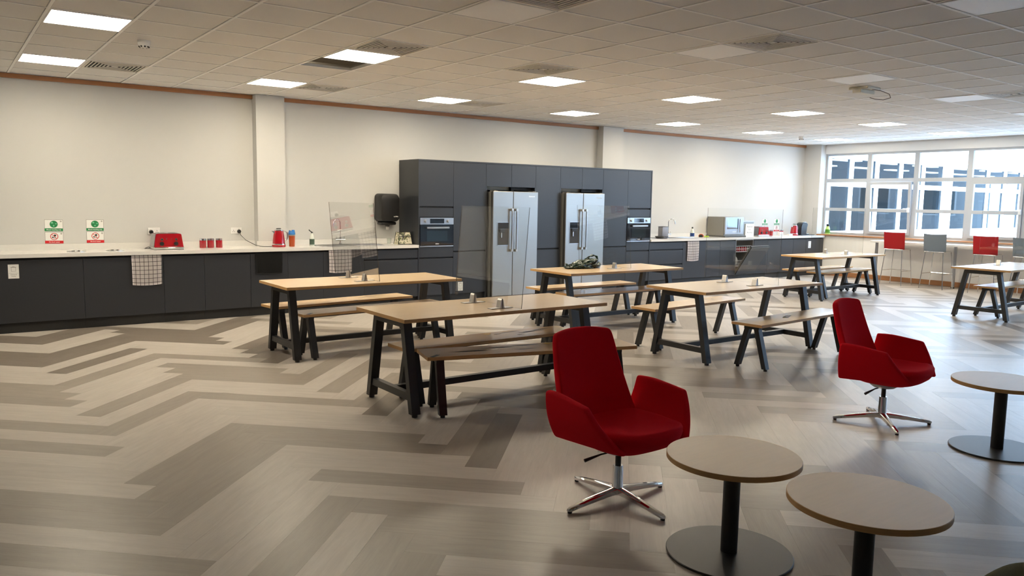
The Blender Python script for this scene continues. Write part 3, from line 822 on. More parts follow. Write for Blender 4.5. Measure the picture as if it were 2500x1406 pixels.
# ------------------------------------------------------------------ small kitchen things
def toaster(x, y, label, rz=0):
    t = thing('toaster', label, 'toaster', (x, y, ZC + .001), rz)
    def side(xx): pass
    # body: trapezoid in profile along x, red front/back plates, steel flanks
    bm = BM(); prism(bm, [(-.175, .03), (.175, .03), (.152, .19), (.14, .2), (-.14, .2), (-.152, .19)], -.135, .135, 'y'); obj('red_shell', bm, M_redgl, t)
    bm = BM(); prism(bm, [(-.180, .034), (-.150, .034), (-.128, .196), (-.155, .196)], -.118, .118, 'y'); obj('steel_flank', bm, M_steel, t)
    bm = BM(); prism(bm, [(.150, .034), (.180, .034), (.155, .196), (.128, .196)], -.118, .118, 'y'); obj('steel_flank', bm, M_steel, t)
    bm = BM(); box(bm, -.185, .185, -.145, .145, .004, .034, .012, 2); obj('base_band', bm, M_chrome, t, True)
    bm = BM(); box(bm, -.178, .178, -.138, .138, 0, .006); obj('rubber_foot', bm, M_black, t)
    bm = BM(); box(bm, -.13, .13, -.11, .11, .2, .206, .002, 1); tp = obj('top_plate', bm, M_steel, t)
    for sx in (-.065, .065):
        for sy in (-.05, .05):
            bm = BM(); box(bm, sx - .05, sx + .05, sy - .018, sy + .018, .2062, .2075); obj('slot', bm, M_black, tp)
    for sx in (-.085, .085):
        bm = BM(); cyl(bm, (sx, -.135, .075), (sx, -.155, .075), .026, .023, 20); obj('dial', bm, M_black, t, True)
        bm = BM(); cyl(bm, (sx, -.135, .13), (sx, -.150, .13), .016, .016, 16); k = obj('lever_ring', bm, M_chrome, t, True)
        bm = BM(); cyl(bm, (sx, -.150, .13), (sx, -.154, .13), .009, .009, 12); obj('lever_knob', bm, M_black, k, True)
        bm = BM(); cyl(bm, (sx * .35, -.135, .135), (sx * .35, -.139, .135), .006, .006, 10); obj('button', bm, M_chrome, t, True)
    return t
toaster(-2.585, 6.80, 'red four slice toaster plugged in by the recycling signs')
toaster(9.62, 6.80, 'red four slice toaster beside the white paper box on the right counter')

def canister(x, y, label, group):
    t = thing('canister', label, 'canister', (x, y, ZC + .001), 0, group)
    bm = BM(); lathe(bm, [(0, 0), (.041, 0), (.043, .004), (.043, .098)], seg=24); obj('tin', bm, M_redgl, t, True)
    bm = BM(); lathe(bm, [(.044, .0985), (.044, .122), (.04, .126), (0, .126)], seg=24); obj('lid', bm, M_chrome, t, True)
for x, nm in ((-2.12, 'closest to the toaster'), (-2.02, 'in the middle of three'), (-1.91, 'closest to the column')): canister(x, 6.86, 'red steel-lidded canister %s on the left counter' % nm, 'red canisters on left counter')
for x, y, nm in ((10.0, 6.84, 'touching the toaster'), (10.14, 6.86, 'between toaster and leaflet box'), (10.52, 6.86, 'between leaflet box and kettle')): canister(x, y, 'red steel-lidded canister %s on the right counter' % nm, 'red canisters on right counter')

def kettle(x, y, label, rz=0):
    t = thing('kettle', label, 'kettle', (x, y, ZC + .001), rz)
    bm = BM(); lathe(bm, [(0, 0), (.09, 0), (.094, .008), (.092, .024), (.088, .03)], seg=28); obj('power_base', bm, M_redgl, t, True)
    bm = BM(); lathe(bm, [(.0885, .0305), (.089, .036), (.087, .044), (.084, .0445)], seg=28); obj('chrome_band', bm, M_chrome, t, True)
    bm = BM(); lathe(bm, [(.085, .045), (.082, .09), (.074, .15), (.066, .2), (.062, .222)], seg=28); obj('body', bm, M_redgl, t, True)
    bm = BM(); lathe(bm, [(.063, .2225), (.062, .232), (.048, .245), (.042, .2465), (0, .2465)], seg=28); ld = obj('lid', bm, M_chrome, t, True)
    bm = BM(); lathe(bm, [(.034, .247), (.034, .256), (.028, .259), (0, .259)], seg=20); obj('lid_knob', bm, M_black, ld, True)
    bm = BM(); prism(bm, [(-.062, .215), (-.1, .222), (-.098, .215), (-.064, .185)], -.018, .018, 'y'); obj('spout', bm, M_chrome, t)
    bm = BM(); tube(bm, [(.06, 0, .215), (.1, 0, .215), (.122, 0, .19), (.13, 0, .15), (.122, 0, .115), (.1, 0, .09), (.082, 0, .085)], [.008, .009, .010, .010, .009, .008, .007], 10); obj('handle', bm, M_steel, t, True)
kettle(-1.135, 6.74, 'red kettle with chrome trim beside the orange shaker bottle')
kettle(10.86, 6.76, 'red kettle with chrome trim beside the black coffee machine')

t = thing('shaker_bottle', 'orange shaker bottle with blue lid beside the kettle', 'bottle', (-.955, 6.72, ZC + .001))
bm = BM(); lathe(bm, [(0, 0), (.036, 0), (.038, .006), (.043, .15)], seg=24); obj('drink_fill', bm, M_orange, t, True)
bm = BM(); lathe(bm, [(.0435, .1505), (.0445, .168)], seg=24); bmesh.ops.solidify(bm, geom=bm.faces[:], thickness=.002); obj('clear_rim', bm, mat('frosted', (0.6, 0.55, 0.5), 0.4), t, True)
bm = BM(); lathe(bm, [(.047, .1685), (.047, .19), (.044, .195), (.04, .215), (0, .217)], seg=24); ld = obj('lid', bm, M_blue, t, True)
bm = BM(); box(bm, -.04, -.018, -.012, .012, .2, .226, .004); box(bm, .0, .038, -.014, .014, .205, .232, .004); obj('flip_cap', bm, M_blue, ld, True)

t = thing('spray_bottle', 'clear bottle with tilted black spout near the left sink', 'bottle', (-.645, 6.76, ZC + .001))
bm = BM(); lathe(bm, [(0, 0), (.033, 0), (.035, .005), (.034, .11), (.02, .165), (.014, .17), (.014, .185)], seg=20); obj('bottle_body', bm, mat('pale_plastic', (0.62, 0.66, 0.62), 0.15), t, True)
bm = BM(); lathe(bm, [(.0355, .02), (.0355, .1)], seg=20); bmesh.ops.solidify(bm, geom=bm.faces[:], thickness=.001); obj('printed_label', bm, mat('green_label', lin((96, 120, 104)), 0.5), t, True)
bm = BM(); cyl(bm, (0, 0, .185), (0, 0, .2), .016, .014); tube(bm, [(.0, 0, .195), (-.03, 0, .215), (-.045, 0, .232)], .007); obj('spout', bm, M_black, t, True)

def tap(x, y, label, d=-1):
    t = thing('mixer_tap', label, 'tap', (x, y, ZC + .007))
    bm = BM(); lathe(bm, [(0, 0), (.026, 0), (.026, .01), (.014, .02), (.014, .1)], seg=20); obj('pillar', bm, M_chrome, t, True)
    bm = BM(); cyl(bm, (-.075, 0, .062), (.075, 0, .062), .016, seg=16); obj('valve_body', bm, M_chrome, t, True)
    for s in (-1, 1):
        bm = BM(); cyl(bm, (s * .062, 0, .078), (s * .062, 0, .115), .004, seg=8); obj('lever', bm, M_chrome, t, True)
    pts = [(0, 0, .1), (0, 0, .3)] + [(d * .065 * (1 - math.cos(a)), -.4 * .065 * (1 - math.cos(a)), .3 + .065 * math.sin(a)) for a in [PI * k / 10 for k in range(1, 11)]] + [(d * .132, -.055, .265)]
    bm = BM(); tube(bm, pts, .010, 12); obj('swan_neck', bm, M_chrome, t, True)
tap(-.14, 6.93, 'chrome swan neck mixer tap of the left sink')
tap(6.87, 6.92, 'chrome swan neck mixer tap of the right sink', 1)

def sink(x, label, drain=1):
    t = thing('sink', label, 'sink', (x, 6.74, ZC + .0005))
    bm = BM(); box(bm, -.5, .5, -.25, .25, 0, .006, .003, 1); obj('rim_plate', bm, M_steel, t)
    bm = BM(); box(bm, -drain * .42 if drain < 0 else -.45, .02 if drain > 0 else .42, -.19, .15, .0062, .0075) if drain > 0 else box(bm, 0, .45, -.19, .15, .0062, .0075)
    obj('bowl', bm, mat('sink_bowl', (0.18, 0.18, 0.18), 0.35, 1.0), t)
    for k in range(6):
        bm = BM(); yy = -.16 + k * .055; a, b = (.07, .46) if drain > 0 else (-.46, -.07)
        box(bm, a, b, yy, yy + .012, .0062, .009); obj('drainer_rib', bm, M_steel, t)
sink(-.06, 'stainless steel inset sink with drainer on the left counter')
sink(6.90, 'stainless steel inset sink with drainer on the right counter')

t = thing('towel_dispenser', 'black wall mounted centre-feed paper towel dispenser beside the tall units', 'dispenser', (.66, YK, 1.12))
def rr(hw, z0, z1, r, n=5):
    pts = []
    for cx_, cz, a0 in ((hw - r, z0 + r, -90), (hw - r, z1 - r, 0), (-hw + r, z1 - r, 90), (-hw + r, z0 + r, 180)):
        for k in range(n + 1):
            a = R(a0 + 90 * k / n); pts.append((cx_ + r * math.cos(a), cz + r * math.sin(a)))
    return pts
bm = BM()
rings = []
for y, sc, dz in ((0, 1.0, 0), (-.09, 1.0, 0), (-.17, .98, 0), (-.205, .92, -.006), (-.215, .8, -.01)):
    rings.append([bm.verts.new((px * sc, y, .34 + (pz - .34) * sc + dz)) for px, pz in rr(.165, .12, .55, .06)])
for a, b in zip(rings, rings[1:]):
    for i in range(len(a)): bm.faces.new((a[i], a[(i + 1) % len(a)], b[(i + 1) % len(a)], b[i]))
bm.faces.new(rings[0][::-1]); bm.faces.new(rings[-1])
obj('cover', bm, M_black, t, True)
bm = BM(); box(bm, -.13, .13, -.16, -.002, .07, .119, .02, 2); obj('lower_housing', bm, M_black, t, True)
bm = BM(); lathe(bm, [(.0, .04), (.03, .045), (.04, .07)], (0, -.1, 0), 16); obj('feed_nozzle', bm, M_black, t, True)
bm = BM(); box(bm, -.02, .025, -.112, -.09, .0, .07, .006); obj('paper_tail', bm, M_paper, t)
text('maker_lettering', 'KATRIN', .022, M_white, t, (.09, -.2165, .20), bold=True)

t = thing('lunch_bag', 'cream botanical print lunch bag with black piping on the worktop', 'bag', (.785, 6.70, ZC + .001))
mbag = mat('botanical_print', (0.62, 0.60, 0.47), 0.8)
nt = mbag.node_tree; n1 = nt.nodes.new('ShaderNodeTexNoise'); n1.inputs['Scale'].default_value = 28; n1.inputs['Detail'].default_value = 2
cr = nt.nodes.new('ShaderNodeValToRGB'); cr.color_ramp.elements[0].position = .40; cr.color_ramp.elements[0].color = (.12, .14, .07, 1); cr.color_ramp.elements[1].position = .50; cr.color_ramp.elements[1].color = (.66, .62, .48, 1)
tcn = nt.nodes.new('ShaderNodeTexCoord'); nt.links.new(tcn.outputs['Object'], n1.inputs['Vector']); nt.links.new(n1.outputs['Fac'], cr.inputs[0]); nt.links.new(cr.outputs[0], nt.nodes['Principled BSDF'].inputs['Base Color'])
def bagbox(bm, w0, w1, d0, d1, h, n=6):
    rings = []
    for k in range(n + 1):
        f = k / n; ww = w0 + (w1 - w0) * f; dd = d0 + (d1 - d0) * f
        rings.append([bm.verts.new((sx * ww, sy * dd, h * f)) for sx, sy in ((-1, -1), (0, -1.04), (1, -1), (1.02, 0), (1, 1), (0, 1.04), (-1, 1), (-1.02, 0))])
    for a, b in zip(rings, rings[1:]):
        for i in range(8): bm.faces.new((a[i], a[(i + 1) % 8], b[(i + 1) % 8], b[i]))
    bm.faces.new(rings[0][::-1]); bm.faces.new(rings[-1])
    return rings
bm = BM(); bagbox(bm, .115, .092, .075, .05, .185); obj('bag_body', bm, mbag, t, True)
bm = BM()
for sx in (-1, 1): tube(bm, [(sx * .117, -.077, .004), (sx * .094, -.053, .186), (sx * .094, .053, .186), (sx * .117, .077, .004)], .004)
tube(bm, [(-.094, -.053, .187), (.094, -.053, .187)], .004); tube(bm, [(-.117, -.078, .004), (.117, -.078, .004)], .004); tube(bm, [(-.104, -.066, .12), (.104, -.066, .12)], .004)
obj('piping', bm, M_black, t, True)
bm = BM(); tube(bm, [(-.085, -.06, .17), (-.06, -.075, .15), (-.04, -.08, .09), (-.065, -.086, .06), (-.02, -.078, .16), (0, -.06, .178)], .006); obj('strap', bm, M_black, t, True)
t = thing('glass_tumbler', 'small clear glass tumbler beside the lunch bag', 'glass', (.60, 6.80, ZC + .001))
bm = BM(); lathe(bm, [(0, 0), (.03, 0), (.036, .09), (.033, .09), (.028, .006), (0, .006)], seg=20); obj('tumbler', bm, M_clear, t, True)

# sockets with plugs and leads
def socket(x, z, label, plug_at, cable):
    t = thing('wall_socket', label, 'socket', (x, YK, z))
    bm = BM(); box(bm, -.073, .073, -.012, 0, -.043, .043, .004, 2); fp = obj('faceplate', bm, M_white, t)
    for s in (-1, 1):
        bm = BM(); box(bm, s * .036 - .006, s * .036 + .006, -.016, -.0121, .018, .032, .002, 1); obj('switch', bm, M_white, fp)
        if s != plug_at:
            bm = BM()
            for px, pz, ww, hh in ((0, .004, .003, .006), (-.011, -.014, .005, .003), (.011, -.014, .005, .003)): box(bm, s * .036 + px - ww, s * .036 + px + ww, -.0126, -.0121, pz - hh, pz + hh)
            obj('pin_hole', bm, M_black, fp)
    p = thing('plug_lead', cable[0], 'cable', (x + plug_at * .036, YK - .013, z - .01))
    bm = BM(); lathe(bm, [(0, -.035), (.02, -.035), (.026, -.02), (.026, 0)], seg=16); bmesh.ops.rotate(bm, verts=bm.verts, cent=(0, 0, 0), matrix=Matrix.Rotation(R(-90), 3, 'X'))
    for v in bm.verts: v.co.y = -abs(v.co.y)
    obj('plug', bm, M_black, p, True)
    bm = BM(); tube(bm, cable[1], .004, 8); obj('cord', bm, M_black, p, True)
zc = ZC - (1.12 - .01) + .0045
socket(-2.675, 1.125, 'white double socket behind the red toaster', -1, ('black plug and lead running to the red toaster', [(0, -.03, -.01), (.005, -.05, -.06), (.0, -.06, -.14), (-.03, -.1, zc + .02), (-.10, -.13, zc), (-.12, -.19, zc), (-.085, -.225, zc), (-.055, -.225, zc + .012)]))
socket(-1.615, 1.12, 'white double socket beside the column', 1, ('black plug and lead running along the worktop to the kettle', [(0, -.03, -.01), (.01, -.05, -.05), (.07, -.09, -.12), (.16, -.18, -.18), (.21, -.24, zc + .004), (.26, -.26, zc), (.32, -.28, zc), (.360, -.302, zc + .004)]))

# printed signs
def sign_pair(x, top, tilt, lg, lr):
    for kind, zc_, label in (('green', 1.205, lg), ('red', 1.055, lr)):
        t = thing('wall_sign', label, 'sign', (x, YK - .0005, zc_), 0)
        t.rotation_euler = (0, tilt, 0)
        m = M_green if kind == 'green' else M_signred
        bm = BM(); box(bm, -.098, .098, -.002, 0, -.070, .070); obj('card', bm, M_paper, t)
        bm = BM()
        for q in ((-.098, .098, .067, .070), (-.098, -.095, -.07, .067), (.095, .098, -.07, .067)): box(bm, q[0], q[1], -.0026, -.0021, q[2], q[3])
        obj('border', bm, M_inkgrey, t)
        bm = BM(); box(bm, -.098, .098, -.0028, -.0021, -.070, -.036); obj('colour_band', bm, m, t)
        text('lettering', 'Mixed recycling only' if kind == 'green' else 'No food waste!', .019 if kind == 'green' else .018, M_paper, t, (0, -.0031, -.053), bold=True)
        bm = BM()
        if kind == 'green':
            lathe(bm, [(0, 0), (.043, 0), (.043, .0006), (0, .0006)], seg=28); bmesh.ops.rotate(bm, verts=bm.verts, cent=(0, 0, 0), matrix=Matrix.Rotation(R(90), 3, 'X'))
            obj('emblem', bm, m, t, loc=(0, -.0022, .015))
            bm = BM()
            for (a, b, r) in ((-.018, .018, .012), (.0, -.02, .009), (.024, .006, .008)):
                cyl(bm, (a, -.0029, .015 + b), (a, -.0033, .015 + b), r, seg=12)
            bar(bm, (0, -.0031, -.005), (0, -.0031, .03), .006, .0006); obj('emblem_figure', bm, mat('sign_pale_green', lin((120, 190, 150)), .6), t)
        else:
            for k in range(28):
                a0, a1 = 2 * PI * k / 28, 2 * PI * (k + 1) / 28
                vs_ = [bm.verts.new((r * math.cos(a), -.0026, .015 + r * math.sin(a))) for r, a in ((.036, a0), (.043, a0), (.043, a1), (.036, a1))]; bm.faces.new(vs_)
            bar(bm, (-.026, -.0027, .041), (.026, -.0027, -.011), .006, .0005, (1, 0, 1)); obj('emblem', bm, M_signred, t)
            bm = BM(); cyl(bm, (.008, -.0022, .027), (.008, -.0025, .027), .013, seg=14); cyl(bm, (-.016, -.0022, .004), (-.016, -.0025, .004), .009, seg=10); bar(bm, (-.02, -.0024, .002), (.022, -.0024, -.004), .006, .0004, (0, 0, 1)); obj('emblem_figure', bm, M_ink, t)
        bm = BM(); lathe(bm, [(0, 0), (.011, 0), (.011, .0004), (0, .0004)], seg=14); bmesh.ops.rotate(bm, verts=bm.verts, cent=(0, 0, 0), matrix=Matrix.Rotation(R(90), 3, 'X')); obj('corner_mark', bm, mat('mark_grey', (0.42, 0.40, 0.38), .7), t, loc=(.076, -.0022, .05))
sign_pair(-3.81, 0, R(1.0), 'green mixed recycling sign on the wall, further from the toaster', 'red no food waste sign on the wall, further from the toaster')
sign_pair(-3.36, 0, R(0.6), 'green mixed recycling sign on the wall, nearer the red toaster', 'red no food waste sign on the wall, nearer the red toaster')
sign_pair(10.20, 0, 0, 'green mixed recycling sign above the toaster on the right counter', 'red no food waste sign behind the toaster on the right counter')
sign_pair(10.64, 0, 0, 'green mixed recycling sign near the red kettle on the right counter', 'red no food waste sign near the red kettle on the right counter')

def sticker(x, z, wd, hg, label, y=YF):
    t = thing('waste_sticker', label, 'sticker', (x, y - .0003, z))
    bm = BM(); box(bm, -wd / 2, wd / 2, -.0016, 0, -hg / 2, hg / 2); obj('card', bm, M_paper, t)
    bm = BM(); h = hg / 2
    for (a, b, c, d) in ((-.022, -.020, 0, .042), (.020, .022, 0, .042), (-.022, .022, -.002, 0), (-.026, .026, .042, .046), (-.012, .012, .048, .051)): box(bm, a, b, -.0021, -.0017, c + .004, d + .004)
    box(bm, -wd / 2 + .005, wd / 2 - .005, -.0021, -.0017, -.020, -.0185); obj('bin_symbol', bm, M_inkgrey, t)
    text('lettering', 'General\nwaste', .019, M_inkgrey, t, (0, -.0021, -.045))
sticker(-4.29, .71, .105, .16, 'white general waste sticker on the dark cabinet left of the towels')
sticker(11.05, .705, .10, .155, 'white sticker on the dark end cabinet by the window')
sticker(1.68, .235, .09, .14, 'white sticker on the dark larder cabinet behind the table screen')

# tea towels and cloth
def check_mat(name, base, line, n, lw):
    m = mat(name, base, 0.9); nt = m.node_tree; b = nt.nodes['Principled BSDF']
    uv = nt.nodes.new('ShaderNodeUVMap'); sp = nt.nodes.new('ShaderNodeSeparateXYZ'); nt.links.new(uv.outputs[0], sp.inputs[0])
    outs = []
    for ax in (0, 1):
        a = nt.nodes.new('ShaderNodeMath'); a.operation = 'MULTIPLY'; a.inputs[1].default_value = n; nt.links.new(sp.outputs[ax], a.inputs[0])
        f = nt.nodes.new('ShaderNodeMath'); f.operation = 'FRACT'; nt.links.new(a.outputs[0], f.inputs[0])
        c = nt.nodes.new('ShaderNodeMath'); c.operation = 'LESS_THAN'; c.inputs[1].default_value = lw; nt.links.new(f.outputs[0], c.inputs[0]); outs.append(c)
    mx = nt.nodes.new('ShaderNodeMath'); mx.operation = 'MAXIMUM'; nt.links.new(outs[0].outputs[0], mx.inputs[0]); nt.links.new(outs[1].outputs[0], mx.inputs[1])
    mix = nt.nodes.new('ShaderNodeMixRGB'); mix.inputs[1].default_value = (*base, 1); mix.inputs[2].default_value = (*line, 1); nt.links.new(mx.outputs[0], mix.inputs[0]); nt.links.new(mix.outputs[0], b.inputs['Base Color'])
    return m
M_check = check_mat('checked_linen', (0.82, 0.76, 0.76), (0.03, 0.025, 0.03), 20.0, 0.10)
def towel(x0, x1, z0, z1, label, m, name='tea_towel', wav=.006, y=YF - .012, bulge=.012, skew=0.0, cat='towel'):
    t = thing(name, label, cat, ((x0 + x1) / 2, y, z0)); hw = (x1 - x0) / 2; h = z1 - z0
    bm = BM(); lay = bm.loops.layers.uv.verify(); nx, nz = 18, 18; g = []
    for j in range(nz + 1):
        row = []
        for i in range(nx + 1):
            u, v = i / nx, j / nz
            xx = -hw + 2 * hw * u; zz = h * v
            yy = -bulge * math.sin(v * PI) * .5 - wav * (1 - v) * math.sin(u * 9 + 1.3 * v)
            drop = -.012 * math.sin(u * PI) * (1 - v) + skew * u * (1 - v)
            row.append((bm.verts.new((xx * (1 - .03 * (1 - v)), yy - .006, zz + drop)), u * 2 * hw, zz))
        g.append(row)
    for j in range(nz):
        for i in range(nx):
            q = (g[j][i], g[j][i + 1], g[j + 1][i + 1], g[j + 1][i]); f = bm.faces.new([k[0] for k in q])
            for l, k in zip(f.loops, q): l[lay].uv = (k[1] + .012, k[2] + .02)
    bmesh.ops.solidify(bm, geom=bm.faces[:], thickness=.003)
    obj('cloth', bm, m, t, True, auto=False)
    return t
towel(-3.07, -2.725, .495, .863, 'checked white tea towel hanging below the red toaster', M_check)
towel(-.525, -.175, .545, .863, 'checked tea towel hanging below the left sink tap', M_check, wav=.012)
towel(-.20, -.01, .74, .863, 'short folded grey checked towel corner beside another below the left sink', check_mat('checked_grey', (0.30, 0.27, 0.27), (0.02, 0.02, 0.02), 20.0, .1), y=YF - .004, skew=.05)
towel(6.93, 7.27, .47, .863, 'checked white tea towel hanging below the right counter', M_check)
towel(-1.555, -1.19, .57, .850, 'black cloth hanging from the cabinet below the kettle', mat('black_cloth', (0.010, 0.011, 0.012), 0.95), 'black_cloth', wav=.003)

# bin inlets in the left worktop
for k, x in enumerate((-3.62, -3.20)):
    t = thing('waste_inlet', 'round steel waste inlet in the worktop, %s the red toaster' % ('further from', 'nearer to')[k], 'bin inlet', (x, 6.72, ZC + .0008), 0, 'waste inlets in left worktop')
    bm = BM()
    for r0, r1_, z0, z1 in ((.085, .105, 0, .006),):
        seg = 32
        for s in range(seg):
            a0, a1 = 2 * PI * s / seg, 2 * PI * (s + 1) / seg
            q = [[bm.verts.new((r * math.cos(a), r * math.sin(a), z)) for r, z in ((r1_, z0), (r1_, z1 * .6), (r1_ - .006, z1), (r0 + .004, z1), (r0, z0))] for a in (a0, a1)]
            for i in range(4): bm.faces.new((q[0][i], q[1][i], q[1][i + 1], q[0][i + 1]))
    bmesh.ops.remove_doubles(bm, verts=bm.verts, dist=1e-5); obj('ring', bm, M_chrome, t, True)
    bm = BM(); lathe(bm, [(0, 0), (.084, 0), (.084, .002), (0, .002)], seg=28); obj('flap', bm, M_steel, t, True)
    for sx in (-.045, .045):
        bm = BM(); lathe(bm, [(0, .0022), (.03, .0022), (.028, .012), (0, .016)], (sx * .6, 0, 0), 16); obj('finger_dome', bm, M_chrome, t, True)

# right counter things
t = thing('storage_jug', 'grey plastic storage container beside the right tap', 'container', (6.60, 6.80, ZC + .0085))
bm = BM(); v = box(bm, -.085, .085, -.06, .06, 0, .215, .012, 2); obj('tub', bm, mat('grey_tub', (0.24, 0.24, 0.27), 0.3), t, True)
bm = BM(); box(bm, -.09, .09, -.065, .065, .2155, .222, .004, 1); obj('lid', bm, mat('grey_tub_lid', (0.16, 0.16, 0.17), 0.4), t, True)
t = thing('frying_pan', 'small black pan lying beside the grey container', 'pan', (6.40, 6.70, ZC + .0085))
bm = BM(); lathe(bm, [(0, 0), (.07, 0), (.095, .035), (.092, .036), (.068, .005), (0, .005)], seg=24); obj('bowl', bm, M_black, t, True)
bm = BM(); bar(bm, (.09, 0, .03), (.2, -.03, .02), .02, .01); obj('handle', bm, M_black, t)
t = thing('dish_soap', 'clear soap bottle with blue label by the right sink', 'bottle', (7.455, 6.80, ZC + .001))
bm = BM(); lathe(bm, [(0, 0), (.042, 0), (.044, .01), (.044, .10), (.02, .165), (.014, .18)], seg=20); obj('bottle_body', bm, mat('pale_plastic', (0.62, 0.66, 0.62), 0.15), t, True)
bm = BM(); lathe(bm, [(.0448, .02), (.0448, .09)], seg=20); bmesh.ops.solidify(bm, geom=bm.faces[:], thickness=.001); obj('printed_label', bm, mat('blue_label', lin((60, 95, 165)), 0.5), t, True)
bm = BM(); lathe(bm, [(.016, .18), (.016, .21), (0, .212)], seg=14); obj('cap', bm, M_black, t, True)
for k, (c, dx, dy, rz, nm) in enumerate(((lin((20, 24, 26)), 0, 0, .5, 'black'), (lin((215, 90, 50)), .09, .07, -.6, 'orange'), (lin((170, 200, 60)), .12, -.05, .2, 'yellow green'))):
    t = thing('cleaning_sponge', '%s cleaning sponge lying left of the steel countertop oven' % nm, 'sponge', (7.72 + dx, 6.80 + dy, ZC + .001), rz)
    bm = BM()
    n = 8; rows = []
    for i in range(n + 1):
        a = PI * i / n; rows.append([bm.verts.new((-.05 * math.cos(a) * s_, yy, .008 + .055 * math.sin(a) * s_)) for s_, yy in ((1, -.03), (1, .03), (.55, .03), (.55, -.03))])
    for a, b in zip(rows, rows[1:]):
        for i in range(4): bm.faces.new((a[i], a[(i + 1) % 4], b[(i + 1) % 4], b[i]))
    bm.faces.new(rows[0]); bm.faces.new(rows[-1])
    for v in bm.verts: v.co.z = max(v.co.z - .008 * (k == 0), 0) * (1 if k < 2 else .5)
    obj('sponge_pad', bm, mat('sponge_' + nm.replace(' ', '_'), c, 0.9, bump=.3, bscale=200), t, True)

t = thing('countertop_oven', 'large stainless steel countertop oven with mirrored door on the right counter', 'oven', (8.50, 6.81, ZC + .001))
def B(nm, m, a, b, c, d, e, f, p=None, bev=0.004):
    bm = BM(); box(bm, a, b, c, d, e, f, bev, 2); return obj(nm, bm, m, p or t)
B('casing', mat('dark_steel', (0.30, 0.285, 0.26), 0.3, 0.9), -.30, .30, -.20, .24, .03, .42)
dr = B('door', M_steel, -.298, .17, -.232, -.201, .06, .418, bev=.006)
B('door_window', mat('mirror_glass', (0.36, 0.37, 0.39), 0.06, 1.0), -.24, .12, -.2335, -.232, .17, .40, dr, .001)
B('door_handle', M_chrome, .135, .155, -.27, -.25, .1, .38, dr, .006)
B('side_strip', M_steel, .172, .298, -.23, -.201, .06, .418)
B('base_tray', mat('dark_tray', (0.05, 0.05, 0.05), 0.3), -.33, .36, -.26, .24, 0.0, .03)
B('maker_badge', M_white, -.06, .06, -.2345, -.232, .105, .117, dr, 0)
t = thing('paper_box', 'white paper box with printed notice beside the steel oven', 'box', (9.13, 6.80, ZC + .001))
B('steel_bin', mat('dark_steel', (0.30, 0.285, 0.26), 0.3, 0.9), -.22, .17, -.1, .14, 0, .31)
B('bin_lid', M_steel, -.225, .175, -.105, .145, .311, .335)
B('notice_card', M_paper, -.12, .165, -.115, -.102, .0, .27, bev=0)
for k, s_ in enumerate(('Reserved', 'For', 'Recycling')): text('lettering', s_, .05, M_ink, t, (.022, -.1155, .21 - k * .062))
for k, (x, lb) in enumerate(((10.32, 'small white leaflet box between the red canisters'), (10.68, 'small white leaflet box beside the red kettle'))):
    t = thing('leaflet_box', lb, 'box', (x, 6.74, ZC + .001))
    B('carton', M_paper, -.06, .06, -.03, .03, 0, .085 if k == 0 else .03, bev=.002)
    B('printed_strip', M_inkgrey, -.05, .05, -.0308, -.0301, .012, .02, bev=0)
t = thing('coffee_machine', 'black pod coffee machine standing on a black tray by the window', 'coffee machine', (11.2, 6.76, ZC + .001))
bm = BM(); prism(bm, [(-.19, 0.012), (.03, .012), (.035, .2), (.07, .2), (.075, .262), (.04, .288), (-.08, .293), (-.15, .27), (-.185, .2)], -.075, .075, 'y'); bmesh.ops.bevel(bm, geom=bm.edges[:], offset=.012, segments=2, affect='EDGES'); obj('body', bm, M_black, t, True)
B('drip_tray', M_black, .032, .14, -.07, .07, .012, .03); B('drip_grid', M_chrome, .04, .135, -.062, .062, .0305, .034)
B('spout', M_chrome, .05, .072, -.02, .02, .17, .21); B('lever', M_chrome, .0, .08, -.025, .025, .29, .305)
B('serving_tray', M_black, -.21, .27, -.13, .13, 0, .0115)
t = thing('cleaner_bottle', 'white and green cleaner bottle on the window sill corner', 'bottle', (11.70, 6.45, .936))
bm = BM(); lathe(bm, [(0, 0), (.055, 0), (.058, .01), (.05, .12), (.035, .17), (.03, .18)], seg=20); obj('bottle_body', bm, mat('green_bottle', lin((190, 225, 130)), 0.3), t, True)
bm = BM(); lathe(bm, [(.0575, .03), (.053, .11)], seg=20); bmesh.ops.solidify(bm, geom=bm.faces[:], thickness=.001); obj('printed_label', bm, mat('green_label2', lin((120, 185, 70)), 0.5), t, True)
bm = BM(); lathe(bm, [(.034, .1805), (.034, .225), (.028, .23), (0, .23)], seg=16); obj('cap', bm, M_black, t, True)

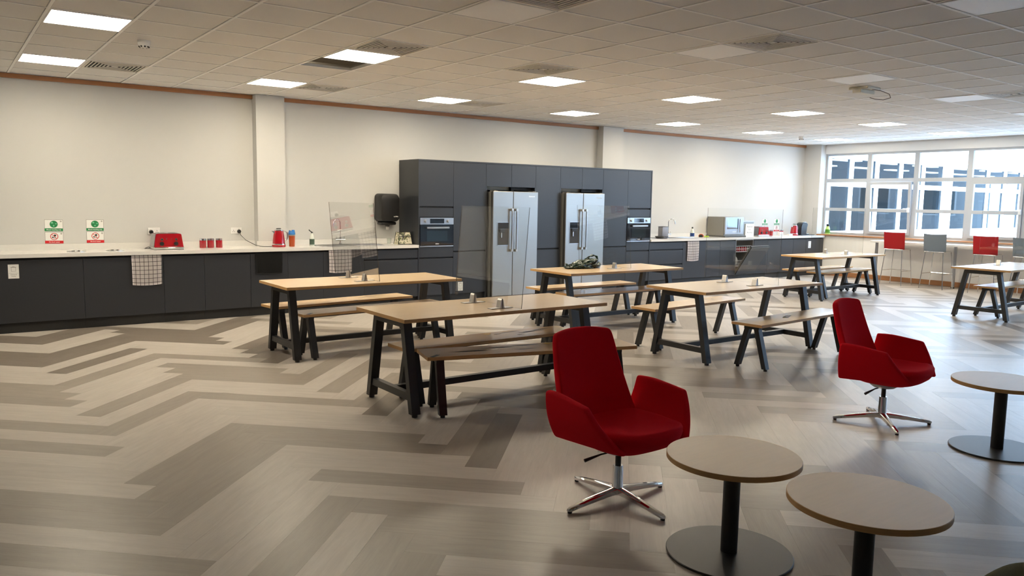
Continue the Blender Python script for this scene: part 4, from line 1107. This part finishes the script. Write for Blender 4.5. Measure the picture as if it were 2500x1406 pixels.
# ------------------------------------------------------------------ dining tables and benches
def make_table(label, x0, y0, L=1.97, W=.80, name='dining_table'):
    t = thing(name, label, 'table', (x0 + L / 2, y0 + W / 2, 0)); hl, hwd = L / 2, W / 2
    bm = BM(); box(bm, -hl, hl, -hwd, hwd, .713, .74)
    for f in bm.faces:
        f.material_index = 0 if abs(f.normal.z) > .5 or f.calc_center_median().z > .739 else 1
    bm.normal_update()
    for f in bm.faces: f.material_index = 0 if abs(f.normal.z) > .5 else 1
    obj('tabletop', bm, [M_oak, M_oakedge], t)
    xi = hl - .11
    for s in (-1, 1):
        xa, xb = (s * xi - .035, s * xi + .035)
        for q in (-1, 1):
            bm = BM(); yb0, yb1 = q * .355 - .028, q * .355 + .028; yt0, yt1 = q * .225 - .028, q * .225 + .028
            slant(bm, xa, xb, yb0, yb1, yt0, yt1, .022, .655); lg = obj('leg', bm, M_frame, t)
            bm = BM(); cyl(bm, (s * xi, q * .355, 0), (s * xi, q * .355, .021), .022, seg=12); obj('foot', bm, M_black, lg)
        bm = BM(); slant(bm, xa + .0005, xb - .0005, -.253, .253, -.243, .243, .655, .705); obj('top_bar', bm, M_frame, t)
        bm = BM(); slant(bm, xa + .012, xb - .012, -.318 + .02, .318 - .02, -.305 + .02, .305 - .02, .115, .17); obj('cross_bar', bm, M_frame, t)
    bm = BM(); box(bm, -xi + .024, xi - .024, -.025, .025, .117, .168); obj('stretcher', bm, M_frame, t)
    bm = BM(); box(bm, -xi + .02, xi - .02, -.2, -.16, .685, .712); box(bm, -xi + .02, xi - .02, .16, .2, .685, .712); obj('under_rail', bm, M_frame, t)
    return t
TB = {
 'T1': make_table('oak topped table with black A-frame legs, just behind the red chair with four round-table neighbours', -2.29, .95),
 'T2': make_table('oak topped table with black legs running along the dark left base cabinets', -2.30, 3.27),
 'T3': make_table('oak topped table with black legs carrying a crumpled green bag', 1.13, 3.14),
 'T4': make_table('pale oak table with black legs in front of the bag table, nearest the open dishwasher', 1.06, 1.03),
 'T5': make_table('pale oak table with black legs beside the end of the right counter', 6.86, 3.47),
 'T6': make_table('pale oak table with black legs beside the bar stools, its screen before a red stool', 7.07, .72)}
TB['T1']['label'] = 'oak table with black legs right behind a red chair, its screen before a fridge'

def make_bench(label, nx, ny, ang, L=1.73, W=.335):
    """nx, ny: near-left corner of the top"""
    c, s = math.cos(ang), math.sin(ang)
    cx = nx + c * L / 2 - s * W / 2; cy = ny + s * L / 2 + c * W / 2
    t = thing('bench', label, 'bench', (cx, cy, 0), ang); hl, hwd = L / 2, W / 2
    bm = BM(); box(bm, -hl, hl, -hwd, hwd, .434, .46); bm.normal_update()
    for f in bm.faces: f.material_index = 0 if abs(f.normal.z) > .5 else 1
    obj('seat_board', bm, [M_oak, M_oakedge], t)
    xi = hl - .12
    for s_ in (-1, 1):
        xa, xb = s_ * xi - .03, s_ * xi + .03
        for q in (-1, 1):
            bm = BM(); slant(bm, xa, xb, q * .155 - .024, q * .155 + .024, q * .052 - .026, q * .052 + .026, .02, .395); lg = obj('leg', bm, M_frame, t)
            bm = BM(); cyl(bm, (s_ * xi, q * .155, 0), (s_ * xi, q * .155, .0195), .018, seg=10); obj('foot', bm, M_black, lg)
        bm = BM(); box(bm, xa + .0005, xb - .0005, -.082, .082, .395, .43); obj('top_bar', bm, M_frame, t)
    bm = BM(); box(bm, -xi + .03, xi - .03, -.03, .03, .402, .4335); obj('under_rail', bm, M_frame, t)
    return t
M_tape = mat('dark_tape', (0.03, 0.026, 0.015), 0.5); M_tape2 = mat('yellow_tape', (0.55, 0.36, 0.08), 0.5); M_tape3 = mat('brown_tape', (0.30, 0.20, 0.11), 0.5)
def tape(b, pieces):
    for x, y, l, wd, a, m in pieces:
        bm = BM(); box(bm, -l / 2, l / 2, -wd / 2, wd / 2, 0, .0008); obj('tape_strip', bm, m, b, loc=(x, y, .4602), rot=(0, 0, a))
b1a = make_bench('bench on the kitchen side of the table behind the red chair', -2.11, 1.24, 0, W=.32)
b1b = make_bench('bench pulled askew from the table behind the red chair', -2.13, .895, R(-15.5))
b2a = make_bench('bench between the left base cabinets and the table alongside them', -2.17, 3.98, R(6.0))
b2b = make_bench('bench tucked under the table alongside the left base cabinets', -2.12, 3.307, R(5.3))
b3a = make_bench('bench on the fridge side of the green bag table', 1.36, 4.00, 0)
b3b = make_bench('bench tucked under the green bag table on its open side', 1.31, 3.31, 0)
b4a = make_bench('bench on the kitchen side of the table in front of the open dishwasher', 1.24, 1.86, R(5))
b4b = make_bench('bench pulled out beside the red chair and the dishwasher-facing table', 1.32, .56, R(4.5))
b5a = make_bench('bench on the counter side of the table beside the right counter', 7.25, 4.172, 0)
b5b = make_bench('bench tucked under the table beside the right counter', 7.20, 3.64, R(2.0))
b6 = make_bench('bench under the table beside the bar stools', 7.40, 1.0, 0)
tape(b1a, [(.05, .1, .06, .05, .6, M_tape2), (.13, .06, .08, .03, .5, M_tape3), (.3, -.05, .07, .03, .3, M_tape3)])
tape(b1b, [(-.80, -.13, .1, .03, .8, M_tape), (.2, .12, .05, .05, .8, M_tape2), (.24, .02, .06, .06, .8, M_tape3)])
tape(b2a, [(.08, .05, .08, .03, .6, M_tape3), (.1, -.16, .05, .03, 0, M_tape)])
tape(b2b, [(-.78, -.12, .1, .03, .7, M_tape)])
tape(b3a, [(.1, .05, .08, .02, .7, M_tape3), (-.05, 0, .08, .02, .7, M_tape3)])
tape(b4b, [(-.1, .02, .2, .05, .35, M_paper), (-.18, .0, .12, .03, .5, M_tape2)])

def slivers(b, marks):  # thin dark slivers laid on the seat board
    for x, y, l, wd in marks:
        bm = BM(); vs_ = [bm.verts.new(p) for p in ((-l / 2, 0, 0), (-l * .1, -wd / 2, 0), (l / 2, -wd * .1, 0), (l * .15, wd / 2, 0))]; bm.faces.new(vs_)
        bmesh.ops.solidify(bm, geom=bm.faces[:], thickness=.0004); obj('dark_sliver', bm, M_sliver, b, loc=(x, y, .4606))
M_sliver = mat('dark_sliver', (0.10, 0.075, 0.045), 0.5)
slivers(b1a, [(.45, .02, .3, .035), (.62, .08, .25, .03), (.3, .1, .2, .02)])
slivers(b1b, [(-.5, -.02, .35, .035), (-.25, .06, .3, .03), (.0, .1, .25, .03), (-.05, -.05, .2, .02)])
slivers(b2a, [(.35, .04, .3, .035), (.55, .09, .22, .03), (.45, -.05, .2, .025)])
slivers(b3a, [(.5, .02, .35, .035)])
slivers(b4a, [(.35, .05, .12, .02), (.42, .0, .12, .02), (.5, .06, .1, .02)])
# clear table screens with clip feet
def screen(label, x, yc, lean, w_=1.0, h_=.785, feet=(-.2, .2)):
    t = thing('table_screen', label, 'screen', (x, yc, .741))
    bm = BM(); box(bm, -.0025, .0025, -w_ / 2, w_ / 2, .0, h_); bm.normal_update()
    for f in bm.faces: f.material_index = 0 if abs(f.normal.x) > .5 else 1
    obj('clear_pane', bm, [M_acrylic, M_acredge], t, loc=(0, 0, .028), rot=(0, lean, 0))
    for fy in feet:
        bm = BM(); box(bm, -.105, .105, -.03, .03, 0, .004, .001, 1); ft = obj('clip_foot', bm, M_aluflat, t, loc=(0, fy, 0))
        bm = BM()
        for s in (-1, 1):
            a = [(s * .022, .004), (s * .010, .066), (s * .0045, .078), (s * .0045, .004)]
            prism(bm, a, -.028, .028, 'y')
        obj('clip_jaw', bm, M_alu, ft)
screen('clear acrylic screen leaning on the table behind the red chair', -1.33, 1.32, R(4.5), .97)
screen('clear acrylic screen on the table along the left base cabinets', -1.385, 3.70, R(-5.0), 1.1)
screen('clear acrylic screen on the green bag table', 2.14, 3.66, R(-4.5), 1.0)
screen('clear acrylic screen on the table in front of the open dishwasher', 2.07, 1.42, R(1.0), .98)
screen('clear acrylic screen on the table beside the right counter', 7.98, 3.93, 0, 1.0)
screen('clear acrylic screen on the table beside the bar stools', 8.10, 1.10, 0, .98)

# crumpled green bag on the table
t = thing('crumpled_bag', 'crumpled shiny dark green plastic bag lying on the oak table', 'bag', (1.80, 3.70, .7405))
mgb = mat('green_plastic', (0.008, 0.024, 0.012), 0.24)
bm = BM(); bmesh.ops.create_icosphere(bm, subdivisions=5, radius=1)
for v in bm.verts:
    p = v.co.copy(); n1 = noise.noise(p * 2.2 + Vector((3, 1, 7))); n2 = abs(noise.noise(p * 5.1)); n3 = noise.noise(p * 11)
    k = 1 + .35 * n1 - .45 * n2 + .10 * n3
    x = p.x * .295 * (1 + .08 * n1); f = (p.x + 1) / 2
    hgt = .028 + .085 * max(0, f) ** .8
    v.co = Vector((x, p.y * .13 * k, max(0.0015, hgt * (.42 + p.z * k))))
obj('bag_body', bm, mgb, t, True, auto=False)
bm = BM(); pts = []
for k in range(15):
    a = 2 * PI * k / 14; pts.append((.17 + .085 * math.cos(a), .01 * math.sin(2 * a), .125 + .035 * math.sin(a)))
tube(bm, pts, [.012 + .006 * math.sin(k * 2.1) for k in range(15)], 8); obj('bag_handle', bm, mgb, t, True)
bm = BM()
for (x0_, y0_, x1_, y1_, zt_) in ((-.30, -.06, -.16, -.02, .085), (-.18, -.08, -.02, -.03, .08)):
    n = 8; g = []
    for i in range(n + 1):
        for j in range(n + 1):
            u, v = i / n, j / n
            g.append(bm.verts.new((x0_ + (x1_ - x0_) * u - .03 * v, y0_ + (y1_ - y0_) * v + .012 * noise.noise(Vector((u * 3, v * 3, x0_ * 9))), .004 + zt_ * v * (1 - .75 * u) + .012 * abs(noise.noise(Vector((u * 4, v * 2, 5)))))))
    for i in range(n):
        for j in range(n): bm.faces.new((g[i * (n + 1) + j], g[(i + 1) * (n + 1) + j], g[(i + 1) * (n + 1) + j + 1], g[i * (n + 1) + j + 1]))
bmesh.ops.solidify(bm, geom=bm.faces[:], thickness=.003)
obj('bag_flap', bm, mat('green_plastic_pale', (0.04, 0.06, 0.04), 0.22), t, True)

# ------------------------------------------------------------------ bar along the windows, stools
t = thing('window_bar', 'white topped breakfast bar on steel legs along the windows', 'bar', (11.35, 2.0, 0))
bm = BM(); box(bm, -.25, .225, -5.0, 3.06, .835, .872, .003, 1); obj('bar_top', bm, mat('bar_laminate', (0.72, 0.71, 0.69), .25), t)
for yy in (3.02, 1.40, -.6, -2.6):
    bm = BM(); cyl(bm, (-.05, yy, .02), (-.05, yy, .834), .03, seg=20); lg = obj('leg', bm, M_steel, t, True)
    bm = BM(); cyl(bm, (-.05, yy, 0), (-.05, yy, .02), .034, seg=20); obj('foot', bm, M_black, lg, True)
    bm = BM(); cyl(bm, (-.05, yy, .826), (-.05, yy, .8345), .06, seg=20); obj('flange', bm, M_steel, lg, True)
def stool(y, m, label):
    t = thing('bar_stool', label, 'stool', (10.92, y, 0), 0)
    # backrest (towards the room), curved, top edge dips slightly
    bm = BM(); n = 10; rows = []
    for j in range(6):
        v = j / 5
        rows.append([])
        for i in range(n + 1):
            u = -1 + 2 * i / n
            x = -.17 - .035 * v + .03 * u * u
            rows[-1].append(bm.verts.new((x, u * .215 * (1 + .02 * v), .735 + .335 * v + (.012 * u * u if j == 5 else 0))))
    for a, b in zip(rows, rows[1:]):
        for i in range(n): bm.faces.new((a[i], a[i + 1], b[i + 1], b[i]))
    bmesh.ops.solidify(bm, geom=bm.faces[:], thickness=.012); obj('backrest', bm, m, t, True)
    bm = BM(); n = 8; g = []
    for i in range(n + 1):
        for j in range(n + 1):
            u, v = i / n, j / n
            g.append(bm.verts.new((-.165 + .36 * u, (-.2 + .4 * v) * (1 - .08 * u), .738 + .018 * (2 * v - 1) ** 2 - .012 * u)))
    for i in range(n):
        for j in range(n): bm.faces.new((g[i * (n + 1) + j], g[(i + 1) * (n + 1) + j], g[(i + 1) * (n + 1) + j + 1], g[i * (n + 1) + j + 1]))
    bmesh.ops.solidify(bm, geom=bm.faces[:], thickness=.012); obj('seat', bm, mat('stool_seat', (0.10, 0.09, 0.09), .5) if m is M_redpl else m, t, True)
    for s in (-1, 1):
        for (xa, xb) in ((-.16, -.21), (.17, .2)):
            bm = BM(); cyl(bm, (xb, s * .225, 0), (xa, s * .17, .728), .008, seg=10); obj('leg', bm, M_chrome, t, True)
    bm = BM(); cyl(bm, (-.165, -.19, .731), (-.165, .19, .731), .008, seg=10); obj('seat_rail', bm, M_chrome, t, True)
    bm = BM()
    for p, q in (((-.19, -.205, .30), (.188, -.205, .30)), ((-.19, .205, .30), (.188, .205, .30)), ((.188, -.205, .30), (.188, .205, .30))): cyl(bm, p, q, .007, seg=8)
    obj('footrest', bm, M_chrome, t, True)
stool(4.36, M_redpl, 'red backed bar stool next to the end of the bar')
stool(3.55, M_greypl, 'grey bar stool between two red ones at the window bar')
stool(2.63, M_redpl, 'red backed bar stool partly behind a clear screen at the bar')
stool(1.95, M_greypl, 'grey bar stool following the red stool behind the clear screen')

# ------------------------------------------------------------------ swivel armchairs
def make_chair(label, x, y, rz, base_rz, m, name='swivel_armchair'):
    t = thing(name, label, 'chair', (x, y, 0), rz)
    # backrest: concave tapered pad with squared shoulders
    US = (-1, -.93, -.6, -.2, .2, .6, .93, 1); VS = (0, .05, .25, .5, .75, .93, 1)
    bm = BM(); nx, nz = len(US) - 1, len(VS) - 1
    F, Bk = [], []
    for j, v in enumerate(VS):
        hwid = .268 - .060 * v - (.012 if j == nz else 0)
        rowf, rowb = [], []
        for i, u in enumerate(US):
            xx = u * hwid
            z = .40 + .505 * v - .020 * u * u * v ** 3
            yy = .165 + .165 * v + .018 * math.sin(v * PI) - .050 * u * u * (1 - .35 * v)
            th = .050 * (1 - .35 * v) * (1 - .25 * abs(u) ** 3)
            rowf.append(bm.verts.new((xx, yy, z))); rowb.append(bm.verts.new((xx * 1.0, yy + th + .02, z - .004)))
        F.append(rowf); Bk.append(rowb)
    for g, rev in ((F, 0), (Bk, 1)):
        for j in range(nz):
            for i in range(nx):
                q = (g[j][i], g[j][i + 1], g[j + 1][i + 1], g[j + 1][i]); bm.faces.new(q[::-1] if rev else q)
    for j in range(nz):
        bm.faces.new((F[j][0], F[j + 1][0], Bk[j + 1][0], Bk[j][0])); bm.faces.new((F[j][nx], Bk[j][nx], Bk[j + 1][nx], F[j + 1][nx]))
    for i in range(nx):
        bm.faces.new((F[nz][i], F[nz][i + 1], Bk[nz][i + 1], Bk[nz][i])); bm.faces.new((F[0][i], Bk[0][i], Bk[0][i + 1], F[0][i + 1]))
    obj('backrest', bm, m, t, True, sub=2, auto=False)
    # seat with wrapped under-shell
    bm = BM(); n = 28; rings = []
    def outline(a, kx, ky0, ky1):
        c, s = math.cos(a), math.sin(a)
        e = 2.0 / 3.2
        xx = kx * (abs(c) ** e) * (1 if c >= 0 else -1)
        ky = ky1 if s >= 0 else ky0
        return xx, ky * (abs(s) ** e) * (1 if s >= 0 else -1)
    prof = [(.30, .45), (.325, .72), (.36, .93), (.405, 1.0), (.44, .97), (.455, .88), (.456, .55)]
    for z, k in prof:
        ring = []
        for i in range(n):
            xx, yy = outline(2 * PI * i / n, .285 * k, .315 * k, .24 * k)
            zz = z + (.012 if yy < -.2 and z > .4 else 0) - (.02 * (1 - (xx / .3) ** 2) if z > .44 else 0) - .012 * max(0, -yy) * (z < .4)
            ring.append(bm.verts.new((xx, yy, zz)))
        rings.append(ring)
    for a, b in zip(rings, rings[1:]):
        for i in range(n): bm.faces.new((a[i], a[(i + 1) % n], b[(i + 1) % n], b[i]))
    c0 = bm.verts.new((0, 0, .295)); c1 = bm.verts.new((0, 0, .436))
    for i in range(n):
        bm.faces.new((rings[0][(i + 1) % n], rings[0][i], c0)); bm.faces.new((rings[-1][i], rings[-1][(i + 1) % n], c1))
    obj('seat', bm, m, t, True, sub=1, auto=False)
    # arm wings
    for s in (-1, 1):
        AU = (0, .05, .3, .6, .92, 1); AV = (0, .08, .35, .65, .93, 1); I, O = [], []
        bm = BM(); nu, nv = len(AU) - 1, len(AV) - 1
        for v in AV:
            ri, ro = [], []
            for u in AU:
                zb = .325 + .03 * u; zt = .628 - .040 * u - .018 * max(0, .3 - u) / .3
                yr = .245 - .045 * v; yf = -.285 + .150 * v
                yy = yr + (yf - yr) * u; z = zb + (zt - zb) * v
                xx = .245 + .110 * math.sin(v * PI * .5) ** .8 - .02 * (1 - u) ** 2 - .025 * u * (1 - v)
                ri.append(bm.verts.new((s * (xx - .026 * (1 - .25 * v)), yy, z + .004))); ro.append(bm.verts.new((s * (xx + .022), yy, z)))
            I.append(ri); O.append(ro)
        for g in (I, O):
            for j in range(nv):
                for i in range(nu): bm.faces.new((g[j][i], g[j][i + 1], g[j + 1][i + 1], g[j + 1][i]))
        for j in range(nv):
            for i in (0, nu): bm.faces.new((I[j][i], I[j + 1][i], O[j + 1][i], O[j][i]))
        for i in range(nu):
            for j in (0, nv): bm.faces.new((I[j][i], I[j][i + 1], O[j][i + 1], O[j][i]))
        obj('armrest', bm, m, t, True, sub=2, auto=False)
    bm = BM(); lathe(bm, [(0, .262), (.075, .268), (.10, .285), (.10, .3), (0, .3)], seg=24); obj('mechanism_plate', bm, M_steel, t, True)
    bm = BM(); cyl(bm, (0, 0, .19), (0, 0, .268), .016, seg=16); obj('gas_lift', bm, M_black, t, True)
    bm = BM(); tube(bm, [(-.03, .0, .275), (-.10, .03, .262), (-.19, .06, .235)], [.005, .005, .010]); obj('height_lever', bm, M_black, t, True)
    bs = obj('base_hub', (lambda b: (lathe(b, [(0, .035), (.034, .035), (.036, .05), (.030, .062), (.028, .19), (.026, .195), (0, .195)], seg=20), b)[1])(BM()), M_chrome, t, True, rot=(0, 0, base_rz - rz))
    for k in range(4):
        a = k * PI / 2; d = Vector((math.cos(a), math.sin(a), 0)); e = Vector((-d.y, d.x, 0))
        bm = BM(); rr_ = []
        for r_, hw_, zt, zb in ((.02, .024, .075, .04), (.10, .021, .066, .036), (.24, .017, .046, .022), (.335, .014, .030, .010), (.35, .008, .024, .012)):
            rr_.append([bm.verts.new(d * r_ + e * (sx * hw_ * kx) + Vector((0, 0, z))) for sx, kx, z in ((-1, 1, zb), (1, 1, zb), (1, 1, zt - .008), (1, .55, zt), (-1, .55, zt), (-1, 1, zt - .008))])
        for a_, b_ in zip(rr_, rr_[1:]):
            for i in range(6): bm.faces.new((a_[i], a_[(i + 1) % 6], b_[(i + 1) % 6], b_[i]))
        bm.faces.new(rr_[0]); bm.faces.new(rr_[-1]); lg = obj('base_spoke', bm, M_chrome, bs, True)
        bm = BM(); cyl(bm, d * .335 + Vector((0, 0, 0)), d * .335 + Vector((0, 0, .012)), .012, seg=12); obj('glide', bm, M_black, bs, True)
    return t
make_chair('red upholstered swivel armchair next to the round table, on a chrome four star base', -2.05, -1.02, R(0), R(0), M_red)
make_chair('red upholstered swivel armchair further back beside the pulled out bench', .685, -1.0, R(8), R(46), M_red)
make_chair('dark olive upholstered armchair beside the round tables', -2.30, -3.27, R(180), R(20), M_olive)

# ------------------------------------------------------------------ round tables
def round_table(x, y, label, zt=.47):
    t = thing('round_table', label, 'table', (x, y, 0))
    seg = 64
    bm = BM(); lathe(bm, [(0, zt - .025), (.298, zt - .025), (.30, zt - .023), (.30, zt - .002), (.298, zt), (0, zt)], seg=seg); bm.normal_update()
    for f in bm.faces: f.material_index = 0 if f.normal.z > .8 else 1
    obj('tabletop', bm, [M_round, M_oakedge], t, True)
    bm = BM(); cyl(bm, (0, 0, .012), (0, 0, zt - .032), .038, seg=32); obj('column', bm, M_frame, t, True)
    bm = BM(); box(bm, -.13, .13, -.02, .02, zt - .032, zt - .0255); obj('top_spider', bm, M_frame, t)
    bm = BM(); lathe(bm, [(0, 0), (.282, 0), (.286, .003), (.286, .008), (.283, .011), (0, .012)], seg=seg); obj('base_plate', bm, mat('grey_powder_coat', (0.030, 0.031, 0.031), 0.42), t, True)
round_table(-2.075, -1.79, 'round maple topped pedestal table directly in front of the red armchair')
round_table(-2.07, -2.43, 'round maple topped pedestal table beside the olive armchair')
round_table(.70, -1.79, 'round maple topped pedestal table beside the further red armchair')
